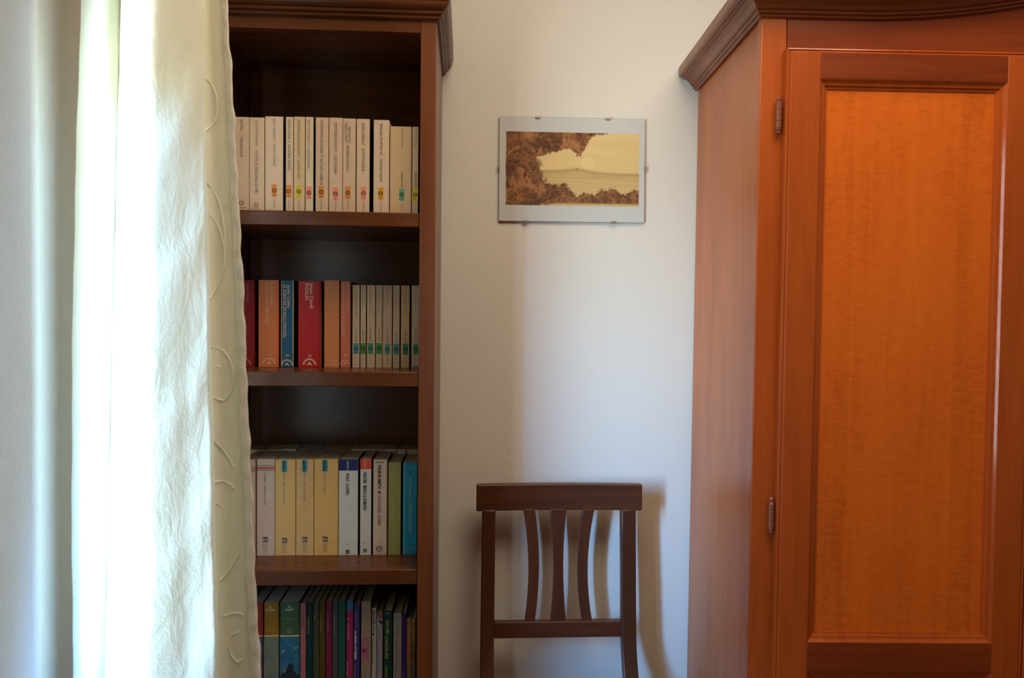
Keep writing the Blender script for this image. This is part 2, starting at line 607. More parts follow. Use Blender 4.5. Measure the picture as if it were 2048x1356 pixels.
def door(x0, flip):
    d = thing('door', '', '')
    for k in ('label', 'category'):
        del d[k]
    d.parent = ward
    x1 = x0 + dw
    a0, a1 = x0 + (px0 - dx0), x0 + (px1 - dx0)
    if flip:
        a0, a1 = x1 - (px1 - dx0), x1 - (px0 - dx0)
    e = 0.0093
    bm = bmesh.new()
    ringsweep(bm, EDGE, x0, x1, DZ0, dz1)
    obj('edge_bead', bm, cherry_gloss, d, 0)
    bx('door_stile', (x0 + e, a0, DY, -0.002, DZ0 + e, dz1 - e), cherry_z, d, 0.0005)
    bx('door_stile', (a1, x1 - e, DY, -0.002, DZ0 + e, dz1 - e), cherry_z, d, 0.0005)
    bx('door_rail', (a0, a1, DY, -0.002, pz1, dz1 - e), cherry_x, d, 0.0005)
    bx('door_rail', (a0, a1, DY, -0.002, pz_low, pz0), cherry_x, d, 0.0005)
    zl = DZ0 + 0.075
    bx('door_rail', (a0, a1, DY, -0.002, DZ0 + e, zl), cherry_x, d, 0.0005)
    for z0, z1 in ((pz0, pz1), (zl, pz_low)):
        bx('door_panel', (a0 + 0.002, a1 - 0.002, DY + 0.0135, -0.003, z0 + 0.002, z1 - 0.002), cherry_panel, d, 0)
        bm = bmesh.new()
        ringsweep(bm, MOLD, a0, a1, z0, z1)
        obj('panel_moulding', bm, cherry_gloss, d, 0)


door(dx0, False)
door(dx0 + dw + 0.002, True)
door(dx0 + 2 * dw + 0.004, True)


def hinge(u, v0, v1, xc=None):
    z1, z0 = atw(u, v0, -0.012).z, atw(u, v1, -0.012).z
    x = atw(u, 0.5 * (v0 + v1), -0.012).x if xc is None else xc
    h = z1 - z0
    pr = [(0.0005, 0), (0.0028, 0.01), (0.0042, 0.035), (0.0042, 0.075), (0.003, 0.095), (0.003, 0.11), (0.0052, 0.12), (0.0052, 0.14), (0.0046, 0.15),
          (0.0056, 0.17), (0.0056, 0.34), (0.0050, 0.345), (0.0050, 0.355), (0.0056, 0.36), (0.0056, 0.50), (0.0050, 0.505), (0.0050, 0.515), (0.0056, 0.52),
          (0.0056, 0.66), (0.0050, 0.665), (0.0050, 0.675), (0.0056, 0.68), (0.0056, 0.83), (0.0046, 0.85), (0.0054, 0.86), (0.0054, 0.88), (0.003, 0.89),
          (0.003, 0.905), (0.0042, 0.925), (0.0042, 0.965), (0.0028, 0.99), (0.0005, 1.0)]
    bm = bmesh.new()
    lathe(bm, [(r * 1.12, z0 + h * t) for r, t in pr], x, -0.0085, 14)
    obj('hinge', bm, dark_bronze, ward, 0, smooth=True)
    return x


hinge(1558.5, 193, 268)
hx = hinge(1543.5, 995, 1068)
# the third hinge of the door, below the frame of the photograph
bmh = [o for o in bpy.data.objects if o.name.startswith('hinge')][0]
h3 = bmh.copy()
C.objects.link(h3)
h3.location.z = -1.62

# ------------------------------------------------------------------ chair
YC = 2.02
chair = thing('wooden_chair', 'dark walnut stained wooden chair with three curved back slats, against the wall', 'chair')


def cu(u, v, Y=YC):
    p = at(u, v, Y)
    return p.x, p.z


x0_, zt_ = cu(953, 968)
x1_, zb_ = cu(1282.5, 1020.5)
z_ct = 0.5 * (cu(953, 967.5)[1] + cu(1282, 968)[1])
z_cb = 0.5 * (cu(953, 1020)[1] + cu(1282, 1021)[1])
cxm = 0.5 * (x0_ + x1_)
chair.location = (cxm, 1.82, 0)
cw = x1_ - x0_


def bowed(name, xa, xb, z0, z1, th, bow, yc, mat, bev, n=12):
    """a rail bowed slightly backwards in plan"""
    bm = bmesh.new()
    rings = []
    for i in range(n + 1):
        t = -1 + 2 * i / n
        x = xa + (xb - xa) * i / n
        y = yc + bow * (1 - t * t)
        rings.append([(x, y - th / 2, z0), (x, y + th / 2, z0), (x, y + th / 2, z1), (x, y - th / 2, z1)])
    loops(bm, rings, True, True)
    return L(obj(name, bm, mat, chair, bev, 3))


bowed('top_rail', x0_, x1_, z_cb, z_ct, 0.024, 0.012, YC, chair_x, 0.004)
# back legs: a post that comes forward towards the seat and sweeps back to the floor
zcr_t = 0.5 * (cu(990, 1239)[1] + cu(1247, 1239)[1])
zcr_b = 0.5 * (cu(990, 1270)[1] + cu(1247, 1271)[1])


def post(uL0, uR0, uL1, uR1, sgn):
    bm = bmesh.new()
    a0, a1 = cu(uL0, 1021)[0], cu(uR0, 1021)[0]
    rings = []
    ztop = z_cb + 0.004
    prof_ = [(ztop, 0.0), (ztop - 0.08, 0.001), (ztop - 0.16, 0.004), (zcr_b, 0.010), (zcr_b - 0.03, 0.016), (zcr_b - 0.06, 0.026), (zcr_b - 0.085, 0.036), (0.425, 0.044), (0.395, 0.049),
             (0.34, 0.048), (0.24, 0.032), (0.12, 0.003), (0.0, -0.035)]
    for z, dy in prof_:
        spread = sgn * 0.0035 * max(0, (ztop - z)) / 0.2
        spread = max(-0.012, min(0.012, spread))
        y = YC - dy
        rings.append([(a0 + spread, y - 0.014, z), (a1 + spread, y - 0.014, z), (a1 + spread, y + 0.014, z), (a0 + spread, y + 0.014, z)])
    loops(bm, rings, True, True)
    L(obj('back_leg', bm, chair_z, chair, 0.003, 2))


post(964, 991, 961, 988, -0.3)
post(1241, 1270, 1250, 1279, 0.55)


def slat(name, rows):
    bm = bmesh.new()
    rings = []
    us = np.linspace(0, 1, 15)
    vs_ = [r[0] for r in rows]
    for t in us:
        v = vs_[0] + (vs_[-1] - vs_[0]) * t
        # quadratic fit through three rows for both edges
        co_l = np.polyfit(vs_, [r[1] for r in rows], len(rows) - 1)
        co_r = np.polyfit(vs_, [r[2] for r in rows], len(rows) - 1)
        l, r_ = np.polyval(co_l, v), np.polyval(co_r, v)
        xa, z = cu(l, v)
        xb, _ = cu(r_, v)
        y = YC + 0.004
        rings.append([(xa, y - 0.007, z), (xb, y - 0.007, z), (xb, y + 0.007, z), (xa, y + 0.007, z)])
    loops(bm, rings, True, True)
    L(obj(name, bm, chair_z, chair, 0.0015, 2))


slat('back_slat', [(1018, 1046.5, 1070), (1125, 1057, 1078), (1241, 1049.5, 1069.5)])
slat('back_slat', [(1018, 1100, 1133), (1125, 1107, 1126.5), (1241, 1100.5, 1132)])
slat('back_slat', [(1018, 1165, 1189), (1125, 1155, 1175.5), (1241, 1163.5, 1184)])
bowed('cross_rail', cu(988, 1250)[0], cu(1247, 1250)[0], zcr_b, zcr_t, 0.020, 0.0, YC - 0.006, chair_x, 0.002)
# seat and front, below the frame of the photograph
xs0, xs1 = x0_ + 0.012, x1_ - 0.012
bm = bmesh.new()
yb_, yf_ = YC - 0.075, YC - 0.46
for (za, zb2, ins) in ((0.398, 0.423, 0.0),):
    rings = [[(xs0 + 0.02, yb_, z), (xs0 - 0.012, yf_, z), (xs1 + 0.012, yf_, z), (xs1 - 0.02, yb_, z)] for z in (za, zb2)]
    loops(bm, rings, True, True)
L(obj('seat', bm, chair_x, chair, 0.008, 3))
for s, xx in ((-1, xs0 + 0.006), (1, xs1 - 0.006)):
    bm = bmesh.new()
    rings = []
    for z, wd in ((0.398, 0.018), (0.25, 0.016), (0.0, 0.012)):
        y = yf_ + 0.035
        rings.append([(xx - wd, y - wd, z), (xx + wd, y - wd, z), (xx + wd, y + wd, z), (xx - wd, y + wd, z)])
    loops(bm, rings, True, True)
    L(obj('front_leg', bm, chair_z, chair, 0.003, 2))
    L(bx('side_stretcher', (xx - 0.009, xx + 0.009, yf_ + 0.045, YC - 0.055, 0.20, 0.235), chair_x, chair, 0.002))
L(bx('seat_apron', (xs0 + 0.02, xs1 - 0.02, yf_ + 0.025, yf_ + 0.045, 0.345, 0.398), chair_x, chair, 0.002))

# ------------------------------------------------------------------ picture in a clip frame
YPF = Y_WALL - 0.012            # front face of the glass
pl_, pr_ = at(998.5, 340, YPF).x, at(1290.5, 340, YPF).x
pt_ = 0.5 * (at(998, 234, YPF).z + at(1290, 236, YPF).z)
pb_ = 0.5 * (at(998, 443, YPF).z + at(1290, 444, YPF).z)
pic = thing('framed_print', 'small landscape print in a frameless clip frame on the wall above the chair', 'picture', (0.5 * (pl_ + pr_), YPF + 0.006, pb_))
pic_rot = math.radians(-0.15)
pic.rotation_euler = (0, pic_rot, 0)
pw, ph = pr_ - pl_, pt_ - pb_
hw = pw / 2
backing = plain('hardboard', (0.20, 0.13, 0.08), 0.8)
mat_paper = plain('mount_paper', (0.74, 0.76, 0.77), 0.8, 0.2)
bx('backing_board', (-hw, hw, -0.001, 0.003, 0, ph), backing, pic, 0)
bx('mount', (-hw + 0.0005, hw - 0.0005, -0.002, -0.0011, 0.0005, ph - 0.0005), mat_paper, pic, 0)
bx('glass', (-hw, hw, -0.0055, -0.0035, 0, ph), clear_glass, pic, 0)


# ---- the print: a generic sepia coast with an overhanging rock, a low sun and bushes
def vnoise(X, Y, seed):
    rs = np.random.RandomState(seed)
    g = rs.rand(64, 64)
    xi, yi = np.floor(X).astype(int), np.floor(Y).astype(int)
    fx, fy = X - xi, Y - yi
    fx, fy = fx * fx * (3 - 2 * fx), fy * fy * (3 - 2 * fy)
    a = g[yi % 64, xi % 64]
    b = g[yi % 64, (xi + 1) % 64]
    c = g[(yi + 1) % 64, xi % 64]
    d = g[(yi + 1) % 64, (xi + 1) % 64]
    return (a * (1 - fx) + b * fx) * (1 - fy) + (c * (1 - fx) + d * fx) * fy


def fbm(X, Y, seed, o=5):
    s, amp, tot = 0, 1, 0
    for k in range(o):
        s = s + amp * vnoise(X * 2 ** k + 7.3 * k, Y * 2 ** k + 3.1 * k, seed + k)
        tot += amp
        amp *= 0.55
    return s / tot


NX, NY = 300, 164
gx, gy = np.meshgrid(np.linspace(0, 1, NX), np.linspace(0, 1, NY))   # gy: 0 top, 1 bottom
n1 = fbm(gx * 9, gy * 5, 3)
n2 = fbm(gx * 26, gy * 14, 11)
n3 = fbm(gx * 70, gy * 38, 21, 3)
sky = np.array([0.72, 0.56, 0.29])[None, None] * (0.94 + 0.12 * fbm(gx * 2, gy * 22, 31))[..., None]
img = sky.copy()


def lay(mask, col):
    m = np.clip(mask, 0, 1)[..., None]
    global img
    img = img * (1 - m) + np.asarray(col) * m


def soft(d, w):
    return np.clip(0.5 + d / w, 0, 1)


# low sun
sd = np.hypot((gx - 0.61) * 1.82, gy - 0.405)
lay(soft(0.095 - sd, 0.02) * 0.3, (0.80, 0.68, 0.42))
lay(np.exp(-((sd - 0.098) / 0.008) ** 2) * 0.15, (0.45, 0.30, 0.14))
# far shore and sea bands
hz = 0.505 + 0.045 * gx + 0.006 * np.sin(gx * 9) - 0.03 * np.exp(-((gx - 0.53) / 0.09) ** 2)
lay(soft(gy - hz, 0.01) * 0.85, (0.60, 0.44, 0.21))
lay(np.exp(-((gy - hz - 0.012) / 0.02) ** 2) * 0.40, (0.26, 0.16, 0.08))
lay(np.exp(-((gy - hz - 0.05) / 0.05) ** 2) * 0.25 * (0.5 + n1), (0.36, 0.22, 0.10))
lay(np.exp(-((gx - 0.53) / 0.006) ** 2 - ((gy - 0.495) / 0.014) ** 2) * 0.8, (0.20, 0.10, 0.05))
for yb2, a in ((0.60, 0.5), (0.64, 0.25), (0.69, 0.45), (0.72, 0.3)):
    lay(np.exp(-((gy - yb2 - 0.02 * np.sin(gx * 6 + yb2 * 40)) / 0.007) ** 2) * a * 0.6 * soft(gx - 0.25, 0.2) * (0.4 + n1), (0.34, 0.22, 0.11))
# near bushes along the foot
bh = 0.90 - 0.16 * np.exp(-((gx - 0.80) / 0.07) ** 2) - 0.13 * np.exp(-((gx - 0.98) / 0.07) ** 2) - 0.09 * np.exp(-((gx - 0.60) / 0.05) ** 2) \
    - 0.10 * np.exp(-((gx - 0.70) / 0.03) ** 2) - 0.20 * np.exp(-((gx - 0.34) / 0.13) ** 2) - 0.09 * np.exp(-((gx - 0.45) / 0.04) ** 2) + 0.10 * (n2 - 0.5) + 0.07 * (n3 - 0.5)
bush = soft(gy - bh, 0.03) * soft(0.985 - gy + 0.03 * (n2 - .5), 0.02)
tone = np.clip((n2 * 0.55 + n3 * 0.75 - 0.42) * 2.4, 0, 1)[..., None]
lay(bush, np.array([0.075, 0.032, 0.013]) * (1 - tone) + np.array([0.30, 0.135, 0.055]) * tone)
# the rock overhang with hanging foliage on the left and top
edge_top = 0.02 + 0.44 * np.clip(1 - (gx - 0.05) / 0.62, 0, 1) ** 0.85 * (gx < 0.68) + 0.20 * np.exp(-((gx - 0.55) / 0.055) ** 2) + 0.09 * (n1 - 0.5) + 0.06 * (n3 - 0.5)
edge_left = 0.245 - 0.03 * np.sin(gy * 7) + 0.10 * (n2 - 0.5) + 0.10 * np.clip(gy - 0.55, 0, 1)
rock = np.maximum(soft(edge_top - gy, 0.02) * (gx < 0.76), soft(edge_left - gx, 0.03))
lay(rock, np.array([0.085, 0.034, 0.013]) * (1 - tone) + np.array([0.27, 0.115, 0.045]) * tone)
veins = np.clip(1 - np.abs(fbm(gx * 12 + n1 * 2, gy * 4 + n1, 51) - 0.5) * 16, 0, 1) * rock
lay(veins * 0.75, (0.50, 0.24, 0.10))
dk = np.clip((fbm(gx * 6, gy * 6, 71) - 0.52) * 6, 0, 1) * rock
lay(dk * 0.6, (0.06, 0.024, 0.010))
lay(np.clip(1 - np.hypot((gx - 0.115) * 2.2, gy - 0.70) / 0.11, 0, 1) * 1.3 * (n2 > 0.36), (0.36, 0.17, 0.085))
lay(np.exp(-((gy - 0.985) / 0.02) ** 2) * soft(gx - 0.35, 0.1), (0.60, 0.44, 0.22))
img = np.clip(img * np.array([1.30, 1.22, 1.10]), 0, 1)

u_a, u_b = (1012.0 - 998.5) / 292, (1279 - 998.5) / 292
v_a, v_b = (264.0 - 234.5) / 209, (411 - 234.5) / 209
ax0, ax1 = -hw + pw * u_a, -hw + pw * u_b
az1, az0 = ph * (1 - v_a), ph * (1 - v_b)
me = bpy.data.meshes.new('print')
jit = (n2[:, 0] - 0.5) * 0.006
vx = ax0 + (ax1 - ax0) * gx
vx[:, 0] += jit * (ax1 - ax0)
verts = np.stack([vx, np.full_like(gx, -0.00215), az1 + (az0 - az1) * gy], -1).reshape(-1, 3)
idx = np.arange(NX * NY).reshape(NY, NX)
quads = np.stack([idx[1:, :-1], idx[1:, 1:], idx[:-1, 1:], idx[:-1, :-1]], -1).reshape(-1, 4)
me.from_pydata(verts.tolist(), [], quads.tolist())
ca = me.color_attributes.new('ink', 'FLOAT_COLOR', 'POINT')
ca.data.foreach_set('color', np.concatenate([img.reshape(-1, 3), np.ones((NX * NY, 1))], 1).astype(np.float32).ravel())
m, nt, bs = new_mat('sepia_print')
vc = nt.nodes.new('ShaderNodeVertexColor')
vc.layer_name = 'ink'
nt.links.new(vc.outputs[0], bs.inputs['Base Color'])
bs.inputs['Roughness'].default_value = 0.75
me.materials.append(m)
po = bpy.data.objects.new('print', me)
C.objects.link(po)
po.parent = pic
po['label'] = 'sepia print of a rocky coast'
# spring clips
for fx_, zz, side in ((0.262, ph, 't'), (0.742, ph, 't'), (0.185, 0, 'b'), (0.785, 0, 'b'), (0, ph * 0.52, 'l'), (1, ph * 0.52, 'r')):
    bm = bmesh.new()
    X = -hw + pw * fx_
    if side in 'tb':
        s = 1 if side == 't' else -1
        box(bm, X - 0.0075, X + 0.0075, -0.0066, 0.0036, zz - 0.0004 if s > 0 else zz - 0.0016, zz + 0.0016 if s > 0 else zz + 0.0004)
        box(bm, X - 0.0065, X + 0.0065, -0.0066, -0.0056, zz - 0.0026 if s > 0 else zz, zz if s > 0 else zz + 0.0026)
    else:
        s = 1 if side == 'r' else -1
        xa_, xb_ = sorted((X, X + s * 0.0014))
        box(bm, xa_, xb_, -0.0066, 0.0036, zz - 0.0075, zz + 0.0075)
        xa_, xb_ = sorted((X, X - s * 0.0024))
        box(bm, xa_, xb_, -0.0066, -0.0056, zz - 0.0065, zz + 0.0065)
    obj('clip', bm, steel, pic, 0.0003)

# ------------------------------------------------------------------ curtain
# folds in plan: (pixel column at the top edge, at the bottom edge, depth); swept down its height
COLS = [(162, 146, 1.222), (171, 155, 1.208), (186, 166, 1.190), (208, 184, 1.182), (232, 205, 1.196), (247, 219, 1.222), (244, 214, 1.200), (243, 211, 1.165),
        (262, 236, 1.128), (300, 283, 1.126), (340, 334, 1.148), (374, 376, 1.171), (394, 414, 1.188), (405, 436, 1.201), (403, 434, 1.228), (402, 432, 1.266),
        (414, 452, 1.286), (430, 482, 1.287), (445, 503, 1.286), (455.5, 523, 1.285)]


def cat(P, t):
    n = len(P) - 1
    i = min(int(t), n - 1)
    f = t - i
    p0, p1, p2, p3 = P[max(i - 1, 0)], P[i], P[i + 1], P[min(i + 2, n)]
    return tuple(0.5 * (2 * b + (c - a) * f + (2 * a - 5 * b + 4 * c - d) * f * f + (3 * b - a - 3 * c + d) * f ** 3) for a, b, c, d in zip(p0, p1, p2, p3))


def shape(v):
    """0..1 down the visible height; the right edge flares as in the photograph"""
    t = v / 1356.0
    return max(-0.25, min(1.6, t))


def curtain_pt(c, v):
    ua, ub, Y = cat(COLS, c)
    t = shape(v)
    u = ua + (ub - ua) * t
    wig = 1.6 * math.sin(v / 61.0 + c * 0.9) + 1.1 * math.sin(v / 23.0 + c * 2.1)
    k = c / (len(COLS) - 1)
    if k > 0.9:
        u += (1.2 * math.sin(v / 17.0) + 0.8 * math.sin(v / 9.3 + 1)) * (k - 0.9) * 10
        u += 5.0 * math.sin((v - 150) / 1356 * 2 * math.pi) * (k - 0.9) * 4
    if k < 0.12:
        u += 9 * math.sin(min(max(t, 0), 1) * math.pi) * -1 * (1 - k / 0.12)
    Y = Y + 0.0007 * math.sin(v / 47.0 + c * 1.7)
    p = at(u + wig * 0.4, v, Y)
    return p


rows = list(np.arange(-620, 2440, 18.0))
ncol = (len(COLS) - 1) * 5
bm = bmesh.new()
hem_from = ncol - 4
grid = []
for v in rows:
    grid.append([bm.verts.new(curtain_pt(i / 5.0, v)) for i in range(ncol + 1)])
for a, b in zip(grid[:-1], grid[1:]):
    for i in range(ncol):
        bm.faces.new((a[i], b[i], b[i + 1], a[i + 1]))
curtain = obj('curtain', bm, curtain_cloth, None, 0, smooth='soft')
curtain['label'] = 'white embroidered curtain gathered in folds, glowing in daylight in front of the bookcase'
curtain['category'] = 'curtain'
# stitched double hem along the free edge
bm = bmesh.new()
rings = []
cmax = len(COLS) - 1
for v in np.arange(-618, 2436, 9.0):
    P0 = curtain_pt(cmax - 0.95, v)
    P1 = curtain_pt(cmax, v)
    puck = 0.0009 * math.sin(v / 8.0) + 0.0006 * math.sin(v / 3.7)
    r = []
    for f, dy in ((0.0, -0.0002), (0.04, -0.0022), (0.14, -0.0016), (0.5, -0.0032 + puck), (0.88, -0.0030 + puck), (1.02, -0.0012), (1.03, 0.0012), (0.9, 0.0022), (0.4, 0.0018), (0.03, 0.0012)):
        p = P0.lerp(P1, f)
        r.append((p.x, p.y + dy, p.z))
    rings.append(r)
loops(bm, rings, True, True)
hem = obj('hem', bm, curtain_hem_cloth, curtain, 0, smooth=True)


# swirls embroidered on the flat panel between the last fold and the hem
def swirl(pts, r=0.0016):
    P = []
    Q = [(u, v, 0) for u, v in pts]
    for k in range((len(Q) - 1) * 6 + 1):
        u, v, _ = cat(Q, k / 6.0)
        # sit on the cloth
        best = min((abs((cat(COLS, 15.2 + s * 0.1)[0] + (cat(COLS, 15.2 + s * 0.1)[1] - cat(COLS, 15.2 + s * 0.1)[0]) * shape(v)) - u), s) for s in range(0, 38))[1]
        Y = cat(COLS, 15.2 + best * 0.1)[2]
        P.append(at(u, v, Y - 0.0008))
    bm = bmesh.new()
    tube(bm, P, r, 6, 0.6)
    obj('embroidery', bm, thread_cloth, curtain, 0, smooth=True)


swirl([(404, 154), (414, 160), (425, 172), (433, 192), (435, 215), (432, 237), (422, 252), (408, 261)])
swirl([(404, -20), (411, -8), (408, 6), (404, 14)])
swirl([(408, 362), (422, 376), (437, 402), (447, 445), (451, 492), (448, 535), (436, 568), (420, 596)])
swirl([(410, 427), (424, 436), (438, 455), (446, 480), (450, 505)])
swirl([(420, 695), (440, 698), (456, 712), (465, 735), (467, 760), (460, 785), (446, 800), (425, 795)])
swirl([(424, 736), (434, 733), (441, 736)])
swirl([(428, 883), (445, 898), (458, 915), (468, 936)])
swirl([(430, 965), (445, 962), (460, 968), (470, 978)])
swirl([(432, 1008), (444, 1014), (448, 1030), (445, 1048)])
swirl([(440, 1160), (455, 1145), (468, 1125), (476, 1108)])
swirl([(446, 1233), (462, 1228), (476, 1226), (487, 1231)])
swirl([(478, 1264), (463, 1272), (458, 1292), (464, 1312), (476, 1324), (486, 1318)])

rod = thing('curtain_rod', 'thin metal curtain rod above the window', 'curtain rod', (XL + 0.1, 0.7, 2.40))
bm = bmesh.new()
tube(bm, [Vector((0, -0.7, 0)), Vector((0, 0.60, 0))], 0.008, 12, 1.0, Vector((0, 0, 1)))
obj('rod', bm, cord_grey, rod, 0, smooth=True)
bm = bmesh.new()
box(bm, -0.1, 0.004, -0.45, -0.43, -0.012, -0.006)
obj('bracket', bm, cord_grey, rod, 0.001)

# ------------------------------------------------------------------ books
MATS = {}


def paper(col, rough=0.45, spec=0.35, var=0.05):
    k = (tuple(round(c, 3) for c in col), rough)
    if k not in MATS:
        MATS[k] = plain('printed_card', col, rough, spec if rough < 0.4 else 0.22, 0, var, 60)
    return MATS[k]


def ink(col):
    k = ('ink', tuple(round(c, 3) for c in col))
    if k not in MATS:
        MATS[k] = plain('printing_ink', col, 0.55, 0.3)
    return MATS[k]


page_mat = plain('yellowed_pages', (0.55, 0.42, 0.26), 0.85, 0.15, 0, 0.12, 160)
CREAM = (0.66, 0.56, 0.43)
OLD = (0.62, 0.49, 0.30)
PENDING = []


def hexc(h):
    h = h.lstrip('#')
    out = []
    for i in (0, 2, 4):
        c = int(h[i:i + 2], 16) / 255
        out.append(c / 12.92 if c <= 0.04045 else ((c + 0.055) / 1.055) ** 2.4)
    return tuple(out)


class Book:
    def __init__(s, u0, u1, vt, Y, zbase, label, group, spine, side=None, depth=0.125, rough=0.45, lean=0.0, vm=None, page=None, round_=0.0012, hinge=0.0):
        s.Y = Y
        vm = vm if vm else vt + 95
        s.xa, s.xb = at(u0, vm, Y).x, at(u1, vm, Y).x
        s.t = s.xb - s.xa
        s.zb = zbase
        s.h = at(0.5 * (u0 + u1), vt, Y).z - zbase
        s.cx = 0.5 * (s.xa + s.xb)
        s.root = thing('book', label, 'book', (s.cx, Y, zbase), group)
        s.root.rotation_euler = (0, lean, 0)
        s.lean = lean
        t2 = s.t / 2
        c = 0.0007
        if spine[0] > 0.55 and 0.2 < spine[2] < 0.56:
            spine = (spine[0] * 1.04, spine[1] * 0.87, spine[2] * 0.80)      # yellowed paper
        side = side or spine
        bm = bmesh.new()
        rr = min(round_, s.t * 0.25)
        out = [(-t2, depth), (-t2, rr), (-t2 + rr * 0.3, rr * 0.3), (-t2 + rr, 0), (t2 - rr, 0), (t2 - rr * 0.3, rr * 0.3), (t2, rr), (t2, depth)]
        inn = [(-t2 + c, depth), (-t2 + c, rr + c), (-t2 + c + rr * 0.3, rr * 0.3 + c), (-t2 + rr + c, c), (t2 - rr - c, c), (t2 - c - rr * 0.3, rr * 0.3 + c), (t2 - c, rr + c), (t2 - c, depth)]
        lo = [[bm.verts.new((x, y, z)) for x, y in P] for P in (out, inn) for z in (0.0, s.h)]
        o0, o1, i0, i1 = lo
        n = len(out)
        for i in range(n - 1):
            f = bm.faces.new((o0[i], o0[i + 1], o1[i + 1], o1[i]))
            f.material_index = 1 if i in (0, n - 2) else 0
            bm.faces.new((i0[i + 1], i0[i], i1[i], i1[i + 1])).material_index = 1
            bm.faces.new((o1[i], o1[i + 1], i1[i + 1], i1[i])).material_index = 1 if i in (0, n - 2) else 0
            bm.faces.new((o0[i + 1], o0[i], i0[i], i0[i + 1])).material_index = 1
        for k in (0, n - 1):
            bm.faces.new((o0[k], o1[k], i1[k], i0[k])).material_index = 1
        s.mats = (paper(spine, rough), paper(side, rough))
        obj('cover', bm, s.mats, s.root, 0)
        pm = page or page_mat
        bx('page_block', (-t2 + c, t2 - c, c + rr * 0.9, depth - 0.003, 0.001, s.h - 0.0014), pm, s.root, 0)

    def lz(s, v, u=None):
        u = u if u else 660
        return at(660, v, s.Y).z + 0 - s.zb

    def lxy(s, u, v):
        p = at(u, v, s.Y)
        z = p.z - s.zb
        return p.x - s.cx - math.tan(s.lean) * z, z

    def patch(s, u0, u1, v0, v1, col, name='spine_label', lift=0.0003):
        xa, z1 = s.lxy(u0, v0)
        xb, z0 = s.lxy(u1, v1)
        t2 = s.t / 2
        xa, xb = max(xa, -t2 + 0.0004), min(xb, t2 - 0.0004)
        z0, z1 = max(z0, 0.0005), min(z1, s.h - 0.0003)
        bm = bmesh.new()
        box(bm, xa, xb, -lift, 0.0004, z0, z1)
        return obj(name, bm, ink(col) if not hasattr(col, 'node_tree') else col, s.root, 0)

    def text(s, body, uc, v0, v1, hpx, col, up_=False, name='spine_title', bold=0.0, shear=0.0, font_sx=None):
        """lettering between pixel rows v0 and v1, centred on column uc, letters hpx high"""
        PENDING.append((s, body, uc, v0, v1, hpx, col, up_, name, bold, shear))

    def htext(s, body, uc, vc, wpx, hpx, col, name='spine_title', bold=0.0):
        PENDING.append((s, body, uc, vc, wpx, hpx, col, 'h', name, bold, 0.0))

    def ring(s, uc, vc, rpx, col=(0.02, 0.02, 0.02), bar=True):
        x, z = s.lxy(uc, vc)
        k = s.Y / F
        R = rpx * k
        bm = bmesh.new()
        n = 20
        o = [bm.verts.new((x + R * math.cos(a * 2 * math.pi / n), -0.0005, z + R * 0.92 * math.sin(a * 2 * math.pi / n))) for a in range(n)]
        i_ = [bm.verts.new((x + R * 0.62 * math.cos(a * 2 * math.pi / n), -0.0005, z + R * 0.60 * math.sin(a * 2 * math.pi / n))) for a in range(n)]
        for a in range(n):
            b = (a + 1) % n
            bm.faces.new((o[a], o[b], i_[b], i_[a]))
        if bar:
            box(bm, x - R * 0.35, x + R * 0.35, -0.0005, -0.0003, z - R * 0.16, z + R * 0.16)
        obj('publisher_mark', bm, ink(col), s.root, 0)

    def fan(s, uc, vc, rpx, col):
        """round fan of strokes over a small chevron"""
        x, z = s.lxy(uc, vc)
        k = s.Y / F
        R = rpx * k
        bm = bmesh.new()
        for j in range(9):
            a = math.radians(8 + j * 20.5)
            for (ra, rb, w_) in ((0.72, 1.0, 0.085),):
                d = Vector((math.cos(a), 0, math.sin(a)))
                nn = Vector((-math.sin(a), 0, math.cos(a)))
                q = [d * (R * ra) + nn * (R * w_), d * (R * ra) - nn * (R * w_), d * (R * rb) - nn * (R * w_ * 1.3), d * (R * rb) + nn * (R * w_ * 1.3)]
                vs = [bm.verts.new((x + p.x, -0.0005, z + p.z)) for p in q]
                bm.faces.new(vs)
        for sg in (-1, 1):
            q = [(0, 0.45), (sg * 0.38, -0.02), (sg * 0.22, -0.10), (0, 0.14)]
            vs = [bm.verts.new((x + R * a, -0.0005, z + R * b)) for a, b in q]
            bm.faces.new(vs)
        obj('publisher_mark', bm, ink(col), s.root, 0)


INK = (0.035, 0.032, 0.03)
GREY = (0.16, 0.14, 0.115)
PALE = (0.30, 0.25, 0.19)

# ---- top shelf
Y1 = 1.765
zb = SH[0][0] + 0.0004
G1 = 'paperbacks on the top shelf'
ORANGE, YEL, PINK, GREEN_L, AMBER = hexc('#dd8a3c'), hexc('#d9c020'), hexc('#f08f78'), hexc('#6aa384'), hexc('#d99a22')


def oscar(b, uc, col, vl0, vl1, tail=True, small=False):
    w2 = 5.2
    b.patch(uc - w2, uc + w2, vl0, vl1, col)
    b.ring(uc, vl0 + (vl1 - vl0) * 0.5, 4.4)
    b.htext('6', uc, vl1 - 3.5, 3.0, 2.6, INK, 'spine_number')
    if tail:
        b.text('Mondadori', uc, vl1 + 4, vl1 + 22, 3.2, PALE, True, 'publisher_name')


